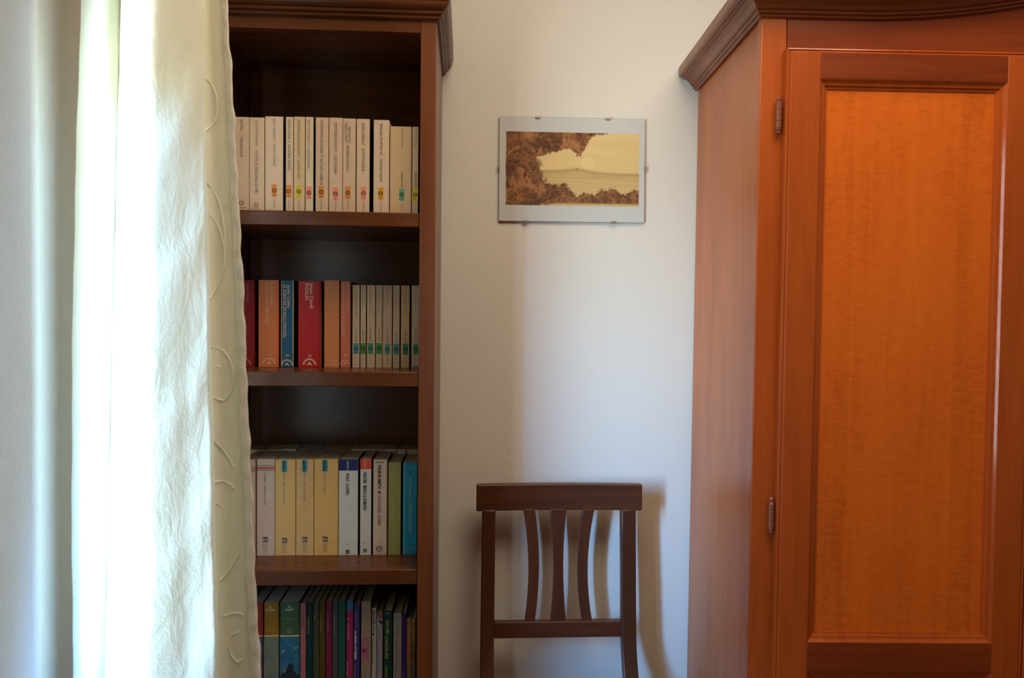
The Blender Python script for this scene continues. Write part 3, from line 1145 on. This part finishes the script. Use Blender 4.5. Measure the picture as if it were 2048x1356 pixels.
b = Book(462, 470, 233, Y1, zb, 'cream paperback half hidden behind the curtain, leftmost on the top shelf', G1, OLD)
b = Book(470.6, 498, 234, Y1, zb, 'cream paperback with grey script title beside the curtain on the top shelf', G1, CREAM)
b.text('Jack Winer', 484, 238, 262, 5.5, GREY, False, 'author_name', 0, 0.35)
b.text('I love più grande', 484, 273, 314, 5.5, GREY, False, 'spine_title', 0, 0.35)
b.ring(483, 406, 4.5, hexc('#a5483c'), False)
b.htext('MONDADORI', 482, 415, 19, 2.6, hexc('#7a4a40'), 'publisher_name')
b = Book(499, 528.5, 235, Y1, zb, 'cream paperback with tall thin serif title, second clear of the curtain on the top shelf', G1, (0.68, 0.59, 0.45))
b.text('JACQUELINE BRISKIN', 513.5, 241, 291, 4.6, PALE, False, 'author_name')
b.text('TUTTO E ANCORA DI PIÙ', 513, 301, 386, 6.2, GREY)
b.ring(512.5, 410, 4.5, hexc('#a5483c'), False)
b.htext('MONDADORI', 511, 417, 15, 2.2, hexc('#7a4a40'), 'publisher_name')
b = Book(530, 566, 233, Y1, zb, 'widest cream paperback on the top shelf, with an orange label and navy side', G1, (0.69, 0.60, 0.47), hexc('#2c2f45'))
b.text('LA NOBIL CASA', 548.5, 237, 280, 5.2, PALE, True)
b.text('JAMES CLAVELL', 548.5, 288, 332, 5.2, PALE, True, 'author_name')
oscar(b, 548.5, ORANGE, 368.5, 393.5)
b = Book(571.5, 586, 234, Y1, zb, 'thin cream paperback with orange label, right of the navy sided one on the top shelf', G1, (0.66, 0.57, 0.44))
b.text('IL VOLTO NUDO', 578.5, 239, 284, 5.2, GREY, True)
b.text('SIDNEY SHELDON', 578.5, 290, 340, 5.2, GREY, True, 'author_name')
oscar(b, 577.5, ORANGE, 370, 395)
b = Book(587.5, 609.5, 233.5, Y1, zb, 'yellowed glossy cream paperback with bright yellow label on the top shelf', G1, (0.66, 0.56, 0.36), None, rough=0.22)
b.text("L'UOMO DI PIETROBURGO", 597.5, 240, 312, 5.2, GREY, True)
b.text('KEN FOLLETT', 597.5, 319, 357, 5.2, GREY, True, 'author_name')
oscar(b, 597.5, YEL, 370.5, 396)
b = Book(611, 626.5, 234, Y1, zb, 'shiny plastic covered cream paperback with pink label and green side on the top shelf', G1, (0.72, 0.65, 0.50), hexc('#0c5a2e'), rough=0.12)
b.text('IL GIOCO DI LUCE', 617.5, 240, 290, 5.0, PALE, True)
b.text('MORRIS WEST', 617.5, 296, 336, 5.0, PALE, True, 'author_name')
oscar(b, 618, PINK, 373, 398, False)
b = Book(631, 656.5, 235, Y1, zb, 'cream paperback with orange label just right of the green sided one on the top shelf', G1, (0.67, 0.57, 0.44))
b.text('IL TRENO DI SALONICCO', 643.5, 241.5, 313, 5.2, GREY, True)
b.text('ROBERT LUDLUM', 643, 318, 369, 5.2, GREY, True, 'author_name')
oscar(b, 642.5, ORANGE, 371.5, 396)
b = Book(658, 684.5, 235.5, Y1, zb, 'cream paperback with salmon label, ninth from the curtain on the top shelf', G1, (0.68, 0.58, 0.45))
b.text("LA CRUNA DELL'AGO", 671.5, 245, 303, 5.2, GREY, True)
b.text('KEN FOLLETT', 671, 310, 347, 5.2, GREY, True, 'author_name')
oscar(b, 671, PINK, 375, 400)
b = Book(685.5, 711, 237, Y1, zb, 'cream paperback with a two line title and orange label on the top shelf', G1, (0.66, 0.56, 0.43))
b.text('NON È TEMPO', 692.5, 245.5, 284, 4.6, GREY, True)
b.text('DI LACRIME', 699, 254, 284, 4.6, GREY, True)
b.text('CYNTHIA FREEMAN', 695.5, 291, 343, 5.0, GREY, True, 'author_name')
oscar(b, 695.5, ORANGE, 373, 398)
b = Book(713, 739, 238, Y1, zb, 'cream paperback with salmon label and a dark photographic side on the top shelf', G1, (0.69, 0.60, 0.46), hexc('#15121a'))
b.text("L'ONNIPOTENTE", 726.5, 246, 289, 5.2, GREY, True)
b.text('IRVING WALLACE', 726.5, 297, 342, 5.2, GREY, True, 'author_name')
oscar(b, 727, PINK, 374, 399)
b = Book(747, 778, 240, Y1, zb, 'thick cream paperback with amber label right of the dark sided one on the top shelf', G1, (0.70, 0.62, 0.49))
b.text('LA FIGLIA DI MISTRAL', 762.5, 247, 310, 5.2, GREY, True)
b.text('JUDITH KRANTZ', 762, 318, 363, 5.2, GREY, True, 'author_name')
oscar(b, 761.5, AMBER, 374.5, 399)
b = Book(779.5, 823, 253, Y1, zb, 'short thick yellowed paperback with sea green label on the top shelf', G1, (0.64, 0.53, 0.33), OLD, round_=0.003)
b.text("LA VALLE DELL'EDEN", 804.5, 260, 298, 3.6, PALE, True)
b.text('JOHN STEINBECK', 804, 344, 375, 3.6, GREY, True, 'author_name')
b.htext('392', 805, 257, 4.5, 2.4, GREY, 'spine_number')
oscar(b, 803.5, GREEN_L, 377.5, 401.5)
b = Book(824.5, 836.5, 253.5, Y1, zb, 'thin paperback with yellow label, last on the right of the top shelf', G1, (0.60, 0.53, 0.34), hexc('#a8951c'))
b.text('LA DOPPIA MORTE', 832, 262, 295, 3.4, PALE, True)
b.text('CLAUDE AVELINE', 831.5, 345, 376, 3.6, INK, True, 'author_name')
b.htext('544', 833, 257, 6, 2.6, GREY, 'spine_number')
oscar(b, 830.5, hexc('#cdb81c'), 377.5, 402, False)

# ---- second shelf
Y2 = 1.865
zb = SH[1][0] + 0.0004
G2 = 'paperbacks on the second shelf'
GOLD = hexc('#e8c9a0')
b = Book(466, 509, 560, Y2, zb, 'dark red paperback beside the curtain on the second shelf', G2, (0.27, 0.012, 0.012), hexc('#7e1a1e'))
b.text('POVERO RICCO', 486.5, 568, 623, 6.0, hexc('#c08a70'))
b.text('Irwin Shaw', 496, 568, 603, 6.2, hexc('#c08a70'), False, 'author_name')
b.htext('2', 489.5, 714, 2.5, 4, hexc('#c08a70'), 'spine_number')
b.fan(489, 729, 13, hexc('#c89a78'))
b = Book(516.8, 557.5, 560, Y2, zb, 'wide orange paperback between the dark red and blue ones on the second shelf', G2, hexc('#dd7a48'), hexc('#8a3418'))
b.patch(552.5, 556.5, 561, 734, hexc('#e36a35'), 'hinge_crease', 0.0001)
b.text('QUALCOSA CHE VALE', 534, 564.5, 646, 6.2, hexc('#f0c496'))
b.text('Robert Ruark', 544, 564.5, 609, 6.4, hexc('#f0c496'), False, 'author_name')
b.htext('24', 539, 709.5, 6, 4.5, hexc('#f0c496'), 'spine_number')
b.fan(538, 728, 13, hexc('#f0c496'))
b = Book(561.5, 587.5, 561, Y2, zb, 'worn blue paperback with peeling edges on the second shelf', G2, hexc('#1f5474'), hexc('#23262e'))
b.patch(562.3, 563.4, 561.5, 734.5, hexc('#b79a72'), 'worn_edge', 0.0002)
b.patch(585.6, 586.9, 561.5, 734.5, hexc('#c2a880'), 'worn_edge', 0.0002)
b.text('LE SIGNORE DI HOLLYWOOD', 569.5, 570, 674, 6.2, GOLD)
b.text('Jackie Collins', 578, 570.5, 615, 6.0, GOLD, False, 'author_name')
b.htext('39', 574.5, 711, 7, 4.5, GOLD, 'spine_number')
b.fan(574, 730, 11.5, GOLD)
b = Book(596.3, 641.5, 562.5, Y2, zb, 'bright red paperback with white title near the middle of the second shelf', G2, (0.50, 0.010, 0.012), hexc('#b8a070'))
b.patch(637, 641, 563, 734.5, hexc('#a61018'), 'hinge_crease', 0.0001)
b.text('SHŌGUN', 614, 566.5, 599, 7.0, hexc('#f2d8c0'))
b.text('James Clavell', 623.5, 566.5, 616, 7.0, hexc('#f2d8c0'), False, 'author_name')
b.htext('38', 619.5, 711.5, 6.5, 4.5, hexc('#f2d8c0'), 'spine_number')
b.fan(619, 729.5, 13, hexc('#f2d8c0'))
b = Book(648.3, 678.5, 560.5, Y2, zb, 'light orange paperback with faded lettering right of the bright red one', G2, hexc('#d98550'), hexc('#8a4a26'))
b.text('MAISIE', 657, 566, 590, 6.0, hexc('#e8a878'))
b.text('Janice Lerner', 667, 566, 622, 6.4, hexc('#e8a878'), False, 'author_name')
b.fan(669, 730, 10, hexc('#eab68a'))
b = Book(681, 700.5, 563, Y2, zb, 'salmon pink paperback left of the thin cream ones on the second shelf', G2, hexc('#d67058'), hexc('#8e8880'))
b.text('AVVENTURA A BUDAPEST', 686.5, 566, 674, 6.4, hexc('#e8b59a'))
b.text('Helen MacInnes', 696, 566, 625, 5.6, hexc('#e8b59a'), False, 'author_name')
b.htext('18', 691, 710.5, 6, 4.5, hexc('#f0cdb5'), 'spine_number')
b.fan(690, 728, 8.5, hexc('#f0cdb5'))
OS2 = [(704.8, 719, '#52969c', 'PEARL S. BUCK', 'LA BUONA TERRA DEI MIEI AVI', None, 'first', (0.62, 0.52, 0.38), 712, 659, 684),
       (721, 731.8, '#558c48', 'AGNES SMITH', 'RICCHI GIORNI', '#123a20', 'second', (0.62, 0.53, 0.37), 726, 660, 683),
       (733.8, 750, '#459270', 'FRANZ WERFEL', 'LA STRADA DEL SOLE', None, 'third', (0.63, 0.52, 0.38), 741, 654, 683),
       (752, 764, '#2f9a48', 'KONSTANTIN PAUST', 'LA DONNA E IL MARE', None, 'fourth', (0.61, 0.52, 0.37), 758, 654, 682.5),
       (765.5, 784, '#569a94', 'THOMAS MANN', 'ALTEZZA REALE', None, 'fifth', (0.60, 0.48, 0.36), 775, 658, 685),
       (786, 799, '#4a8e98', 'JAMES HILTON', 'ORIZZONTE BLU', None, 'sixth', (0.62, 0.52, 0.38), 792.5, 664, 684.5),
       (801.8, 818.8, '#2f8060', 'HENRY JAMES', 'RITRATTO DI DONNA', '#1c2812', 'seventh', (0.62, 0.47, 0.25), 811, 660, 685),
       (823, 838.2, '#4c9a62', 'WILLIAM SAROYAN', 'CHE VE NE SEMBRA', None, 'last', (0.62, 0.52, 0.38), 831.5, 657, 684)]
for i, (a, c_, lc, au, ti, sd_, od, col, uc, va, vb_) in enumerate(OS2):
    names = {'first': 'first thin cream paperback with blue label, beside the salmon pink one on the second shelf',
             'second': 'narrowest thin cream paperback with leaf green label and dark green side on the second shelf',
             'third': 'third of the thin cream paperbacks on the second shelf, spine scratched, with green label',
             'fourth': 'fourth of the thin cream paperbacks on the second shelf, with the brightest green label',
             'fifth': 'widest of the thin cream paperbacks on the second shelf, pinkish, with teal label',
             'sixth': 'thin cream paperback with blue label, third from the right on the second shelf',
             'seventh': 'yellowed thin paperback with dark green label, second from the right on the second shelf',
             'last': 'thin cream paperback with green label, last on the right of the second shelf'}
    b = Book(a, c_, 570 + i * 0.2, Y2, zb, names[od], G2, col, hexc(sd_) if sd_ else OLD)
    b.text(ti, uc, 579, 579 + min(56, 2.6 * len(ti)), 3.2, PALE, False)
    b.text(au, uc, va, vb_, 3.2, GREY, False, 'author_name')
    b.htext('%d' % (310 + i * 37), uc, 574.5, 5, 2.4, GREY, 'spine_number')
    v0 = 686 + (i > 3)
    oscar(b, uc, hexc(lc), v0, v0 + 22, False)
    b.text('Mondadori', uc, v0 + 25, v0 + 41, 2.8, PALE, False, 'publisher_name')
b.patch(825.5, 837.5, 732.6, 734.4, INK, 'label_strip')

# ---- third shelf, front row
Y3 = 1.835
zb = SH[2][0] + 0.0004
G3 = 'books in the front row of the third shelf'
BUFF = (0.80, 0.48, 0.17)


def bur(b, uc, v):
    b.patch(uc - 5, uc + 5, v, v + 10, hexc('#2a1e1a'))
    b.htext('BUR', uc, v + 5, 8.2, 6.6, hexc('#d8c8b0'), 'publisher_mark', 0.02)
    for k, (w_, t) in enumerate(((16, 'BIBLIOTECA'), (18, 'UNIVERSALE'), (15, 'RIZZOLI'))):
        b.text(t, uc + 3 - k * 3.2, v + 13, v + 13 + w_, 2.2, PALE, False, 'publisher_name')


def stripes(b, u0, u1, v):
    b.patch(u0, u1, v - 5.2, v - 4.2, hexc('#3a302c'), 'spine_stripe')
    b.patch(u0, u1, v - 1.6, v + 1.6, hexc('#c4503c'), 'spine_stripe')
    b.patch(u0, u1, v + 3.6, v + 4.6, hexc('#3a302c'), 'spine_stripe')


b = Book(486, 510.5, 919, Y3, zb, 'striped cream paperback half hidden behind the curtain on the third shelf', G3, (0.66, 0.56, 0.45))
stripes(b, 480, 520, 939)
b = Book(513.5, 549.3, 918, Y3, zb, 'cream paperback with red and black stripes, fully in view on the third shelf', G3, (0.68, 0.58, 0.47))
stripes(b, 510, 552, 936)
b.text('Konsalik   Dille una carezza', 530.5, 946, 1010, 4.6, GREY)
bur(b, 530.5, 1074)
SUP = hexc('#3f93a0')
for (u0_, u1_, vt, uc, au, va, lab, tv, bv) in ((550.3, 590.8, 919, 569, 'Clancy   Pericolo imminente', 1008, 'buff yellow paperback with teal tag, left one of three on the third shelf', 944, 1076),
                                               (592, 627, 918.5, 609.5, 'Nacci   Affari di famiglia', 1002, 'buff yellow paperback with teal tag, middle one of three on the third shelf', 944, 1074),
                                               (628.2, 676, 918, 650, 'Jennings   Predatore', 990, 'widest buff yellow paperback with teal tag, right one of three on the third shelf', 944, 1073.5)):
    b = Book(u0_, u1_, vt, Y3, zb, lab, G3, BUFF if u0_ != 592 else (0.76, 0.47, 0.195))
    b.patch(uc - 5.2, uc + 5.2, vt + 1.5, vt + 25, SUP, 'series_tag')
    b.text('Superbur', uc, vt + 2.5, vt + 23.5, 7.0, hexc('#142c38'), False, 'series_name', 0.012)
    b.text(au, uc, tv, va, 4.4, PALE)
    bur(b, uc, bv)
b = Book(677.3, 715.8, 918, Y3, zb, 'white paperback with a dark blue top band on the third shelf', G3, (0.70, 0.68, 0.66), hexc('#3c2c26'))
b.patch(677.5, 715.6, 918.3, 941, hexc('#252a66'), 'top_band')
b.text('Superbur', 696.5, 922, 939.5, 5.4, hexc('#d8d4d8'), False, 'series_name')
b.text('GUILD   L\'ASSIRO', 695.5, 946.5, 989.5, 6.4, INK, False, 'spine_title', 0.02)
b.htext('85', 695, 1088, 5, 2.6, PALE, 'spine_number')
b.patch(691.2, 699, 1100, 1107.6, INK)
b.htext('BUR', 695.1, 1104, 6, 4.4, hexc('#d8d4d0'), 'publisher_mark')
b = Book(720.2, 742.3, 918, Y3, zb, 'white paperback with a red top band on the third shelf', G3, (0.70, 0.66, 0.63), hexc('#20262a'))
b.patch(720.3, 742.2, 918.3, 938, hexc('#e0503a'), 'top_band')
b.text('Superbur', 730.5, 920.5, 936, 4.8, hexc('#f0d8cc'), False, 'series_name')
b.text('WALTARI   MARCO IL ROMANO', 730, 943.5, 1020, 6.6, INK, False, 'spine_title', 0.02)
b.htext('142', 729.5, 1085, 6, 2.6, PALE, 'spine_number')
b.patch(726, 733.5, 1097.5, 1104.7, INK)
b.htext('BUR', 729.8, 1101, 6, 4.2, hexc('#d8d4d0'), 'publisher_mark')
b = Book(746.2, 773.8, 919.6, Y3, zb, 'pale cream book with bold black title and diamond on the third shelf', G3, (0.72, 0.64, 0.54))
b.patch(752, 768, 924, 925.6, INK, 'spine_line')
b.text('WILBUR SMITH', 759, 929, 977, 6.2, INK, False, 'author_name', 0.03)
b.text('♦', 758.8, 981, 988, 6.0, INK, False, 'spine_mark')
b.text('LA VOCE DEL TUONO', 758.5, 991, 1051, 5.8, INK, False, 'spine_title', 0.008)
b.htext('24', 759, 1084.5, 4, 3.2, GREY, 'spine_number')
b.ring(758.5, 1097.5, 6.5, GREY, True)
b.htext('TEA DUE', 758.5, 1106, 9, 2.6, GREY, 'publisher_name')
b = Book(776.6, 801.5, 925, Y3, zb, 'olive green book with faint white lettering on the third shelf', G3, hexc('#a8a060'), hexc('#5a5630'))
b.text('Anne Kilmer', 788.5, 936, 968, 4.0, hexc('#c8c294'), False, 'author_name')
b.text('LA CASA SUL LAGO', 788, 998, 1036, 4.0, hexc('#cfc99c'))
b.text('Rizzoli', 787.5, 1082, 1101, 2.8, hexc('#c8c294'), False, 'publisher_name')
b = Book(805.8, 834.0, 925, Y3, zb, 'bright teal blue book, last on the right of the third shelf', G3, hexc('#2390ae'), hexc('#0f4a60'), rough=0.3)
b.patch(806, 810, 926, 1110, hexc('#4aa8c0'), 'hinge_crease', 0.0001)
b.text('K.E. Woodiwiss', 820.5, 955, 995, 4.8, hexc('#b8b49a'), False, 'author_name')
b.text('IL FIORE E LA FIAMMA', 820.5, 1000, 1068, 6.0, hexc('#b8b49a'))
b.htext('TS', 821, 1089, 7, 5, hexc('#0d3a4a'), 'publisher_mark')
b.htext('6', 821.5, 944, 4.5, 5.5, hexc('#0d3a4a'), 'spine_mark')
b.patch(807, 834, 932.5, 936.5, hexc('#5a87a2'), 'spine_line', 0.0002)
b.patch(807, 834, 1097, 1101, hexc('#5a87a2'), 'spine_line', 0.0002)
# ---- third shelf, back row: only the tops show
G3B = 'books in the back row of the third shelf'
Y3B = 1.968
for (a, c_, vt, lab, col) in ((494, 531, 899.5, 'book of the back row behind the striped cream paperback on the third shelf', CREAM),
                              (532, 563, 899, 'book of the back row behind the left buff paperback on the third shelf', BUFF),
                              (564, 592, 897.8, 'pale edged book of the back row behind the middle buff paperback', (0.72, 0.64, 0.55)),
                              (593, 640, 899, 'dark book of the back row behind the right buff paperback on the third shelf', (0.2, 0.13, 0.08)),
                              (641, 700, 898.5, 'dark book of the back row behind the blue banded paperback on the third shelf', (0.22, 0.15, 0.1)),
                              (701, 764, 898, 'book of the back row behind the red banded paperback on the third shelf', OLD),
                              (765, 792.5, 898.2, 'cream book of the back row peeping above the black titled one', CREAM),
                              (793.5, 811.5, 898.6, 'cream book of the back row peeping above the olive green one', CREAM),
                              (813, 834.3, 898.8, 'cream book of the back row peeping above the teal blue one', OLD)):
    Book(a, c_, vt, Y3B, zb, lab, G3B, col, None, depth=0.088)

# ---- fourth shelf
Y4 = 1.775
zb = SH[3][0] + 0.0004
G4 = 'books on the fourth shelf'


def book4(u0_, u1_, vt, lab, col, side=None, du=-0.028, **k):
    # these lean a little to the left: columns are given at row 1250
    col = tuple(c * 0.62 for c in col)  # cover colours darkened to carry the dimmer light on this low shelf
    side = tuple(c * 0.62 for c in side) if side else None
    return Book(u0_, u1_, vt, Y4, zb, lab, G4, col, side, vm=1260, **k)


def picture_band(b, u0, u1, v0, cols, name='spine_picture'):
    """printed picture on the lower part of the spine"""
    m, nt, bs = new_mat('spine_picture')
    a = noise(nt, coords(nt, (1, 1, 0.6)), 45, 4, 0.6)
    r = ramp(nt, cols)
    nt.links.new(a, r.inputs[0])
    nt.links.new(r.outputs[0], bs.inputs['Base Color'])
    bs.inputs['Roughness'].default_value = 0.45
    b.patch(u0, u1, v0, 1420, m, name, 0.0002)
    b.patch(u0, u1, v0 - 1.3, v0 + 0.6, hexc('#d8b870'), 'spine_line')


CRM = hexc('#e8dcb8')
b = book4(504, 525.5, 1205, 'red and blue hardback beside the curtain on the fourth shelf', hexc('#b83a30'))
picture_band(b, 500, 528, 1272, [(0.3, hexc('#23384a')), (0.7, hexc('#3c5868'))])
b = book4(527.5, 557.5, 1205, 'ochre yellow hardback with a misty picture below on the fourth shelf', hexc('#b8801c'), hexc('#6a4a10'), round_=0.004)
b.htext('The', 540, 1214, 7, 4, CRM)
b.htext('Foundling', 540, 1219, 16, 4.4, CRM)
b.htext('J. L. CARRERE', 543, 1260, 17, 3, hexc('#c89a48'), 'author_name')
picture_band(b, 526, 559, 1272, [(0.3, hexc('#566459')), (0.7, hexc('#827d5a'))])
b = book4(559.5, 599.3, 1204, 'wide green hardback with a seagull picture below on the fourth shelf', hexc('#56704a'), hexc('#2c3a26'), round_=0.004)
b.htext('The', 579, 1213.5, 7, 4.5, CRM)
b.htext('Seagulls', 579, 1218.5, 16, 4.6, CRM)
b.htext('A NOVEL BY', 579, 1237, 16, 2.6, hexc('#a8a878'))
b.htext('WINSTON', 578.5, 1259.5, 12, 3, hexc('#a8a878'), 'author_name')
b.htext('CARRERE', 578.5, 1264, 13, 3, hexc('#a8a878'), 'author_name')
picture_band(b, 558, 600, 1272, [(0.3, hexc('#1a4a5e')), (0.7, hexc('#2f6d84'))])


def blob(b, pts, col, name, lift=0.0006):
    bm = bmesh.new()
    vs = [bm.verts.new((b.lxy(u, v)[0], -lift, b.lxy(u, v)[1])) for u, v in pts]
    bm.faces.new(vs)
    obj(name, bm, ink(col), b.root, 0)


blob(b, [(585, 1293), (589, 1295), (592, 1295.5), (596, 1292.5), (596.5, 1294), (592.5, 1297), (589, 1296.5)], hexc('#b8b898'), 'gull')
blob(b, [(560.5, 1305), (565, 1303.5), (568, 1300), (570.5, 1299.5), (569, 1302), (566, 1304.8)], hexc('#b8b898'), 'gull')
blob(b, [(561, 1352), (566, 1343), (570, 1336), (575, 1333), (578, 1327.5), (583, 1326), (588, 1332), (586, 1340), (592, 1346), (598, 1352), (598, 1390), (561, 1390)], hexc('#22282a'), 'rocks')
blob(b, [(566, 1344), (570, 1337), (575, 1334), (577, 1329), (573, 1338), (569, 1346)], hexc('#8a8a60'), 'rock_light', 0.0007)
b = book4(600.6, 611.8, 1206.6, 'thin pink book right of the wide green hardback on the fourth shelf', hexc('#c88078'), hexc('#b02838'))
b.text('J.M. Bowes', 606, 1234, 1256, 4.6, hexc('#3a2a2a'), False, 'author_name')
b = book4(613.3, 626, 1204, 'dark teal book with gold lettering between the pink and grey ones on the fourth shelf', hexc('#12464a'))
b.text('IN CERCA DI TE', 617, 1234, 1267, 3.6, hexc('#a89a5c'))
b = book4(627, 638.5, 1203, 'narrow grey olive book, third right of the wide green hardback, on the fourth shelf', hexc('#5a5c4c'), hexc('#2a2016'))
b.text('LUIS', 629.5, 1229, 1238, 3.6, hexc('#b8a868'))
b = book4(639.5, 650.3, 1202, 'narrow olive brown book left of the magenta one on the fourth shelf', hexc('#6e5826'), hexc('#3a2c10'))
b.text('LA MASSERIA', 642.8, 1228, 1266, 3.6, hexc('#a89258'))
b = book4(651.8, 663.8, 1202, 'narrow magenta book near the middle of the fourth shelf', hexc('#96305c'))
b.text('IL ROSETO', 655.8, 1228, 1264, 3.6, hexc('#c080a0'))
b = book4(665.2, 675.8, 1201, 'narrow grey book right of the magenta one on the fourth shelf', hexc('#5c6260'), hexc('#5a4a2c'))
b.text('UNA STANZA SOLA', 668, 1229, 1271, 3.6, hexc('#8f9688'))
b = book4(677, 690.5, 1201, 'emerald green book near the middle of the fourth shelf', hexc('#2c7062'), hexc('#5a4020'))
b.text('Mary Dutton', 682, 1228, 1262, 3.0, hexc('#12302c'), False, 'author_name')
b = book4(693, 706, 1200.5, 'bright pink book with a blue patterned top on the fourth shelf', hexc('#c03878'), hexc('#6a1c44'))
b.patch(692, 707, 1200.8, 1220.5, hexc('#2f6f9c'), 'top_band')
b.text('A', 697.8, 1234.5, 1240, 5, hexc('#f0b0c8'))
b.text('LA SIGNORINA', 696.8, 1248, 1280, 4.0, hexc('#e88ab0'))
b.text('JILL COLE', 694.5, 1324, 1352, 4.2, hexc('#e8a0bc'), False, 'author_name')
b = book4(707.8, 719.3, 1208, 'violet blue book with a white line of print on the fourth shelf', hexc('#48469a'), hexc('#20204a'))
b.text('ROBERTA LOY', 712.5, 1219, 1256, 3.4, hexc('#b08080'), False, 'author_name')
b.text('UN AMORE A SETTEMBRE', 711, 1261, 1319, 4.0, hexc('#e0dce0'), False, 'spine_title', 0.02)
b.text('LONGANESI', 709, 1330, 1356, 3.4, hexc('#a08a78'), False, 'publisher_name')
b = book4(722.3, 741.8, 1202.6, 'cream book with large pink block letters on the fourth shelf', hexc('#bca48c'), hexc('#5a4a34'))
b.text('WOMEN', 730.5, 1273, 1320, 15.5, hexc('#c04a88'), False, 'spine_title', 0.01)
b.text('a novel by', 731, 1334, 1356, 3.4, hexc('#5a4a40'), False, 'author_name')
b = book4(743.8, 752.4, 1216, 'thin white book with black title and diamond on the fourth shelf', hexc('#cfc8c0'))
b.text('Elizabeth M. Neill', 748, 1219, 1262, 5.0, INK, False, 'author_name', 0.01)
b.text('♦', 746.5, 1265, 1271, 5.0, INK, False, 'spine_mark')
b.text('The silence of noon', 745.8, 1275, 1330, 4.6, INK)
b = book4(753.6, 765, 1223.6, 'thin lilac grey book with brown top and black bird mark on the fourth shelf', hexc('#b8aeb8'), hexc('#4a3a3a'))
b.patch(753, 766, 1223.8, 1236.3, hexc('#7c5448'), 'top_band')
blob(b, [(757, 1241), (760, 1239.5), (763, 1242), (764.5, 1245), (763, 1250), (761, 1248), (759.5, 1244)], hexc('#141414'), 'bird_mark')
b.text('Anna Maria Ori', 758.5, 1253, 1281, 3.4, hexc('#4a4450'), False, 'author_name')
b.text('Il tempo di un ritorno', 757, 1290, 1350, 3.4, hexc('#6a626c'))
b = book4(767.4, 784.3, 1221, 'dark bottle green book with yellow lettering on the fourth shelf', hexc('#164a40'))
b.htext('53', 775.8, 1226, 5, 3.4, hexc('#b0c0a0'), 'spine_number')
b.text('GIULIO VERN', 775, 1240, 1268, 5.0, hexc('#b8a850'), False, 'author_name', 0.01)
b.text('LE NAVI DEL SOLE', 773.5, 1272, 1317, 5.2, hexc('#b8a850'), False, 'spine_title', 0.01)
b.text('ROMANZO', 772.5, 1331, 1356, 4.6, hexc('#a89a58'))
b = book4(786.8, 803.6, 1226.5, 'pale grey book with thin dark title right of the bottle green one', hexc('#b4a8a2'), hexc('#4a3c38'))
b.text('Marea di Notte', 795, 1251, 1275, 3.8, hexc('#4a4048'), False, 'author_name')
b.text('Commento a una vita in fuga', 793, 1281, 1345, 4.0, hexc('#4a4048'))
b = book4(804.8, 812.8, 1225.8, 'narrow violet book near the right end of the fourth shelf', hexc('#4c2c8c'), hexc('#221238'))
b.text('YOUNG', 806.5, 1341, 1356, 3.4, hexc('#b070a8'))
b = book4(813.9, 822, 1237, 'short tan booklet with red lettering near the right end of the fourth shelf', hexc('#c89858'))
b.htext('10', 818, 1247, 6.5, 4.5, hexc('#5a4020'), 'spine_number')
b.text('I Bordi Inferni', 817, 1273, 1322, 5.4, hexc('#c83a28'), True)
b.text('ALTRI', 815, 1329, 1356, 4.6, hexc('#2c5a7a'), True, 'author_name', 0.02)
b = book4(823, 830.6, 1238.5, 'short tan booklet with green lettering, last on the right of the fourth shelf', hexc('#b08450'))
b.htext('6', 827.3, 1247.5, 4.6, 5.2, hexc('#3a2c18'), 'spine_number')
b.text('SPETTRI', 826, 1286, 1321, 5.0, hexc('#3a4a20'), True, 'spine_title', 0.02)
b.text('ALTRI', 825, 1328, 1356, 4.8, hexc('#2c4a6a'), True, 'author_name', 0.02)

# ---- all lettering: made as text, turned into mesh, fitted to its place
txt = []
for job in PENDING:
    s, body, a1, a2, a3, a4, col, mode, name, bold, shear = job
    cu_ = bpy.data.curves.new('lettering', 'FONT')
    cu_.body = body
    cu_.resolution_u = 2
    cu_.offset = bold
    cu_.shear = shear
    o = bpy.data.objects.new('lettering', cu_)
    C.objects.link(o)
    txt.append(o)
dg = bpy.context.evaluated_depsgraph_get()
dg.update()
for job, o in zip(PENDING, txt):
    s, body, a1, a2, a3, a4, col, mode, name, bold, shear = job
    me = bpy.data.meshes.new_from_object(o.evaluated_get(dg))
    n = len(me.vertices)
    if n == 0:
        continue
    co = np.empty(n * 3, np.float32)
    me.vertices.foreach_get('co', co)
    co = co.reshape(-1, 3)
    lo, hi = co.min(0), co.max(0)
    k = s.Y / F
    capH = 0.70
    if body in ('♦',):
        capH = hi[1] - lo[1]
        co[:, 1] -= lo[1]
    nx = (co[:, 0] - lo[0]) / max(hi[0] - lo[0], 1e-6) - 0.5      # -0.5..0.5 along the line
    ny = co[:, 1] / capH - 0.5
    if mode == 'h':
        uc, vc, wpx, hpx = a1, a2, a3, a4
        X, Z = s.lxy(uc, vc)
        px = X + nx * wpx * k
        pz = Z + ny * hpx * k
    else:
        uc, v0, v1, hpx = a1, a2, a3, a4
        X, Z = s.lxy(uc, 0.5 * (v0 + v1))
        ln = (v1 - v0) * k
        if mode:
            pz = Z + nx * ln
            px = X - ny * hpx * k
        else:
            pz = Z - nx * ln
            px = X + ny * hpx * k
    t2 = s.t / 2 - 0.0002
    px = np.clip(px, -t2, t2)
    out = np.stack([px, np.full(n, -0.0007), pz], -1).astype(np.float32)
    me.vertices.foreach_set('co', out.ravel())
    me.materials.clear()
    me.materials.append(ink(col))
    me.update()
    t = bpy.data.objects.new(name, me)
    me.name = name
    C.objects.link(t)
    t.parent = s.root
for o in txt:
    c_ = o.data
    bpy.data.objects.remove(o)
    bpy.data.curves.remove(c_)
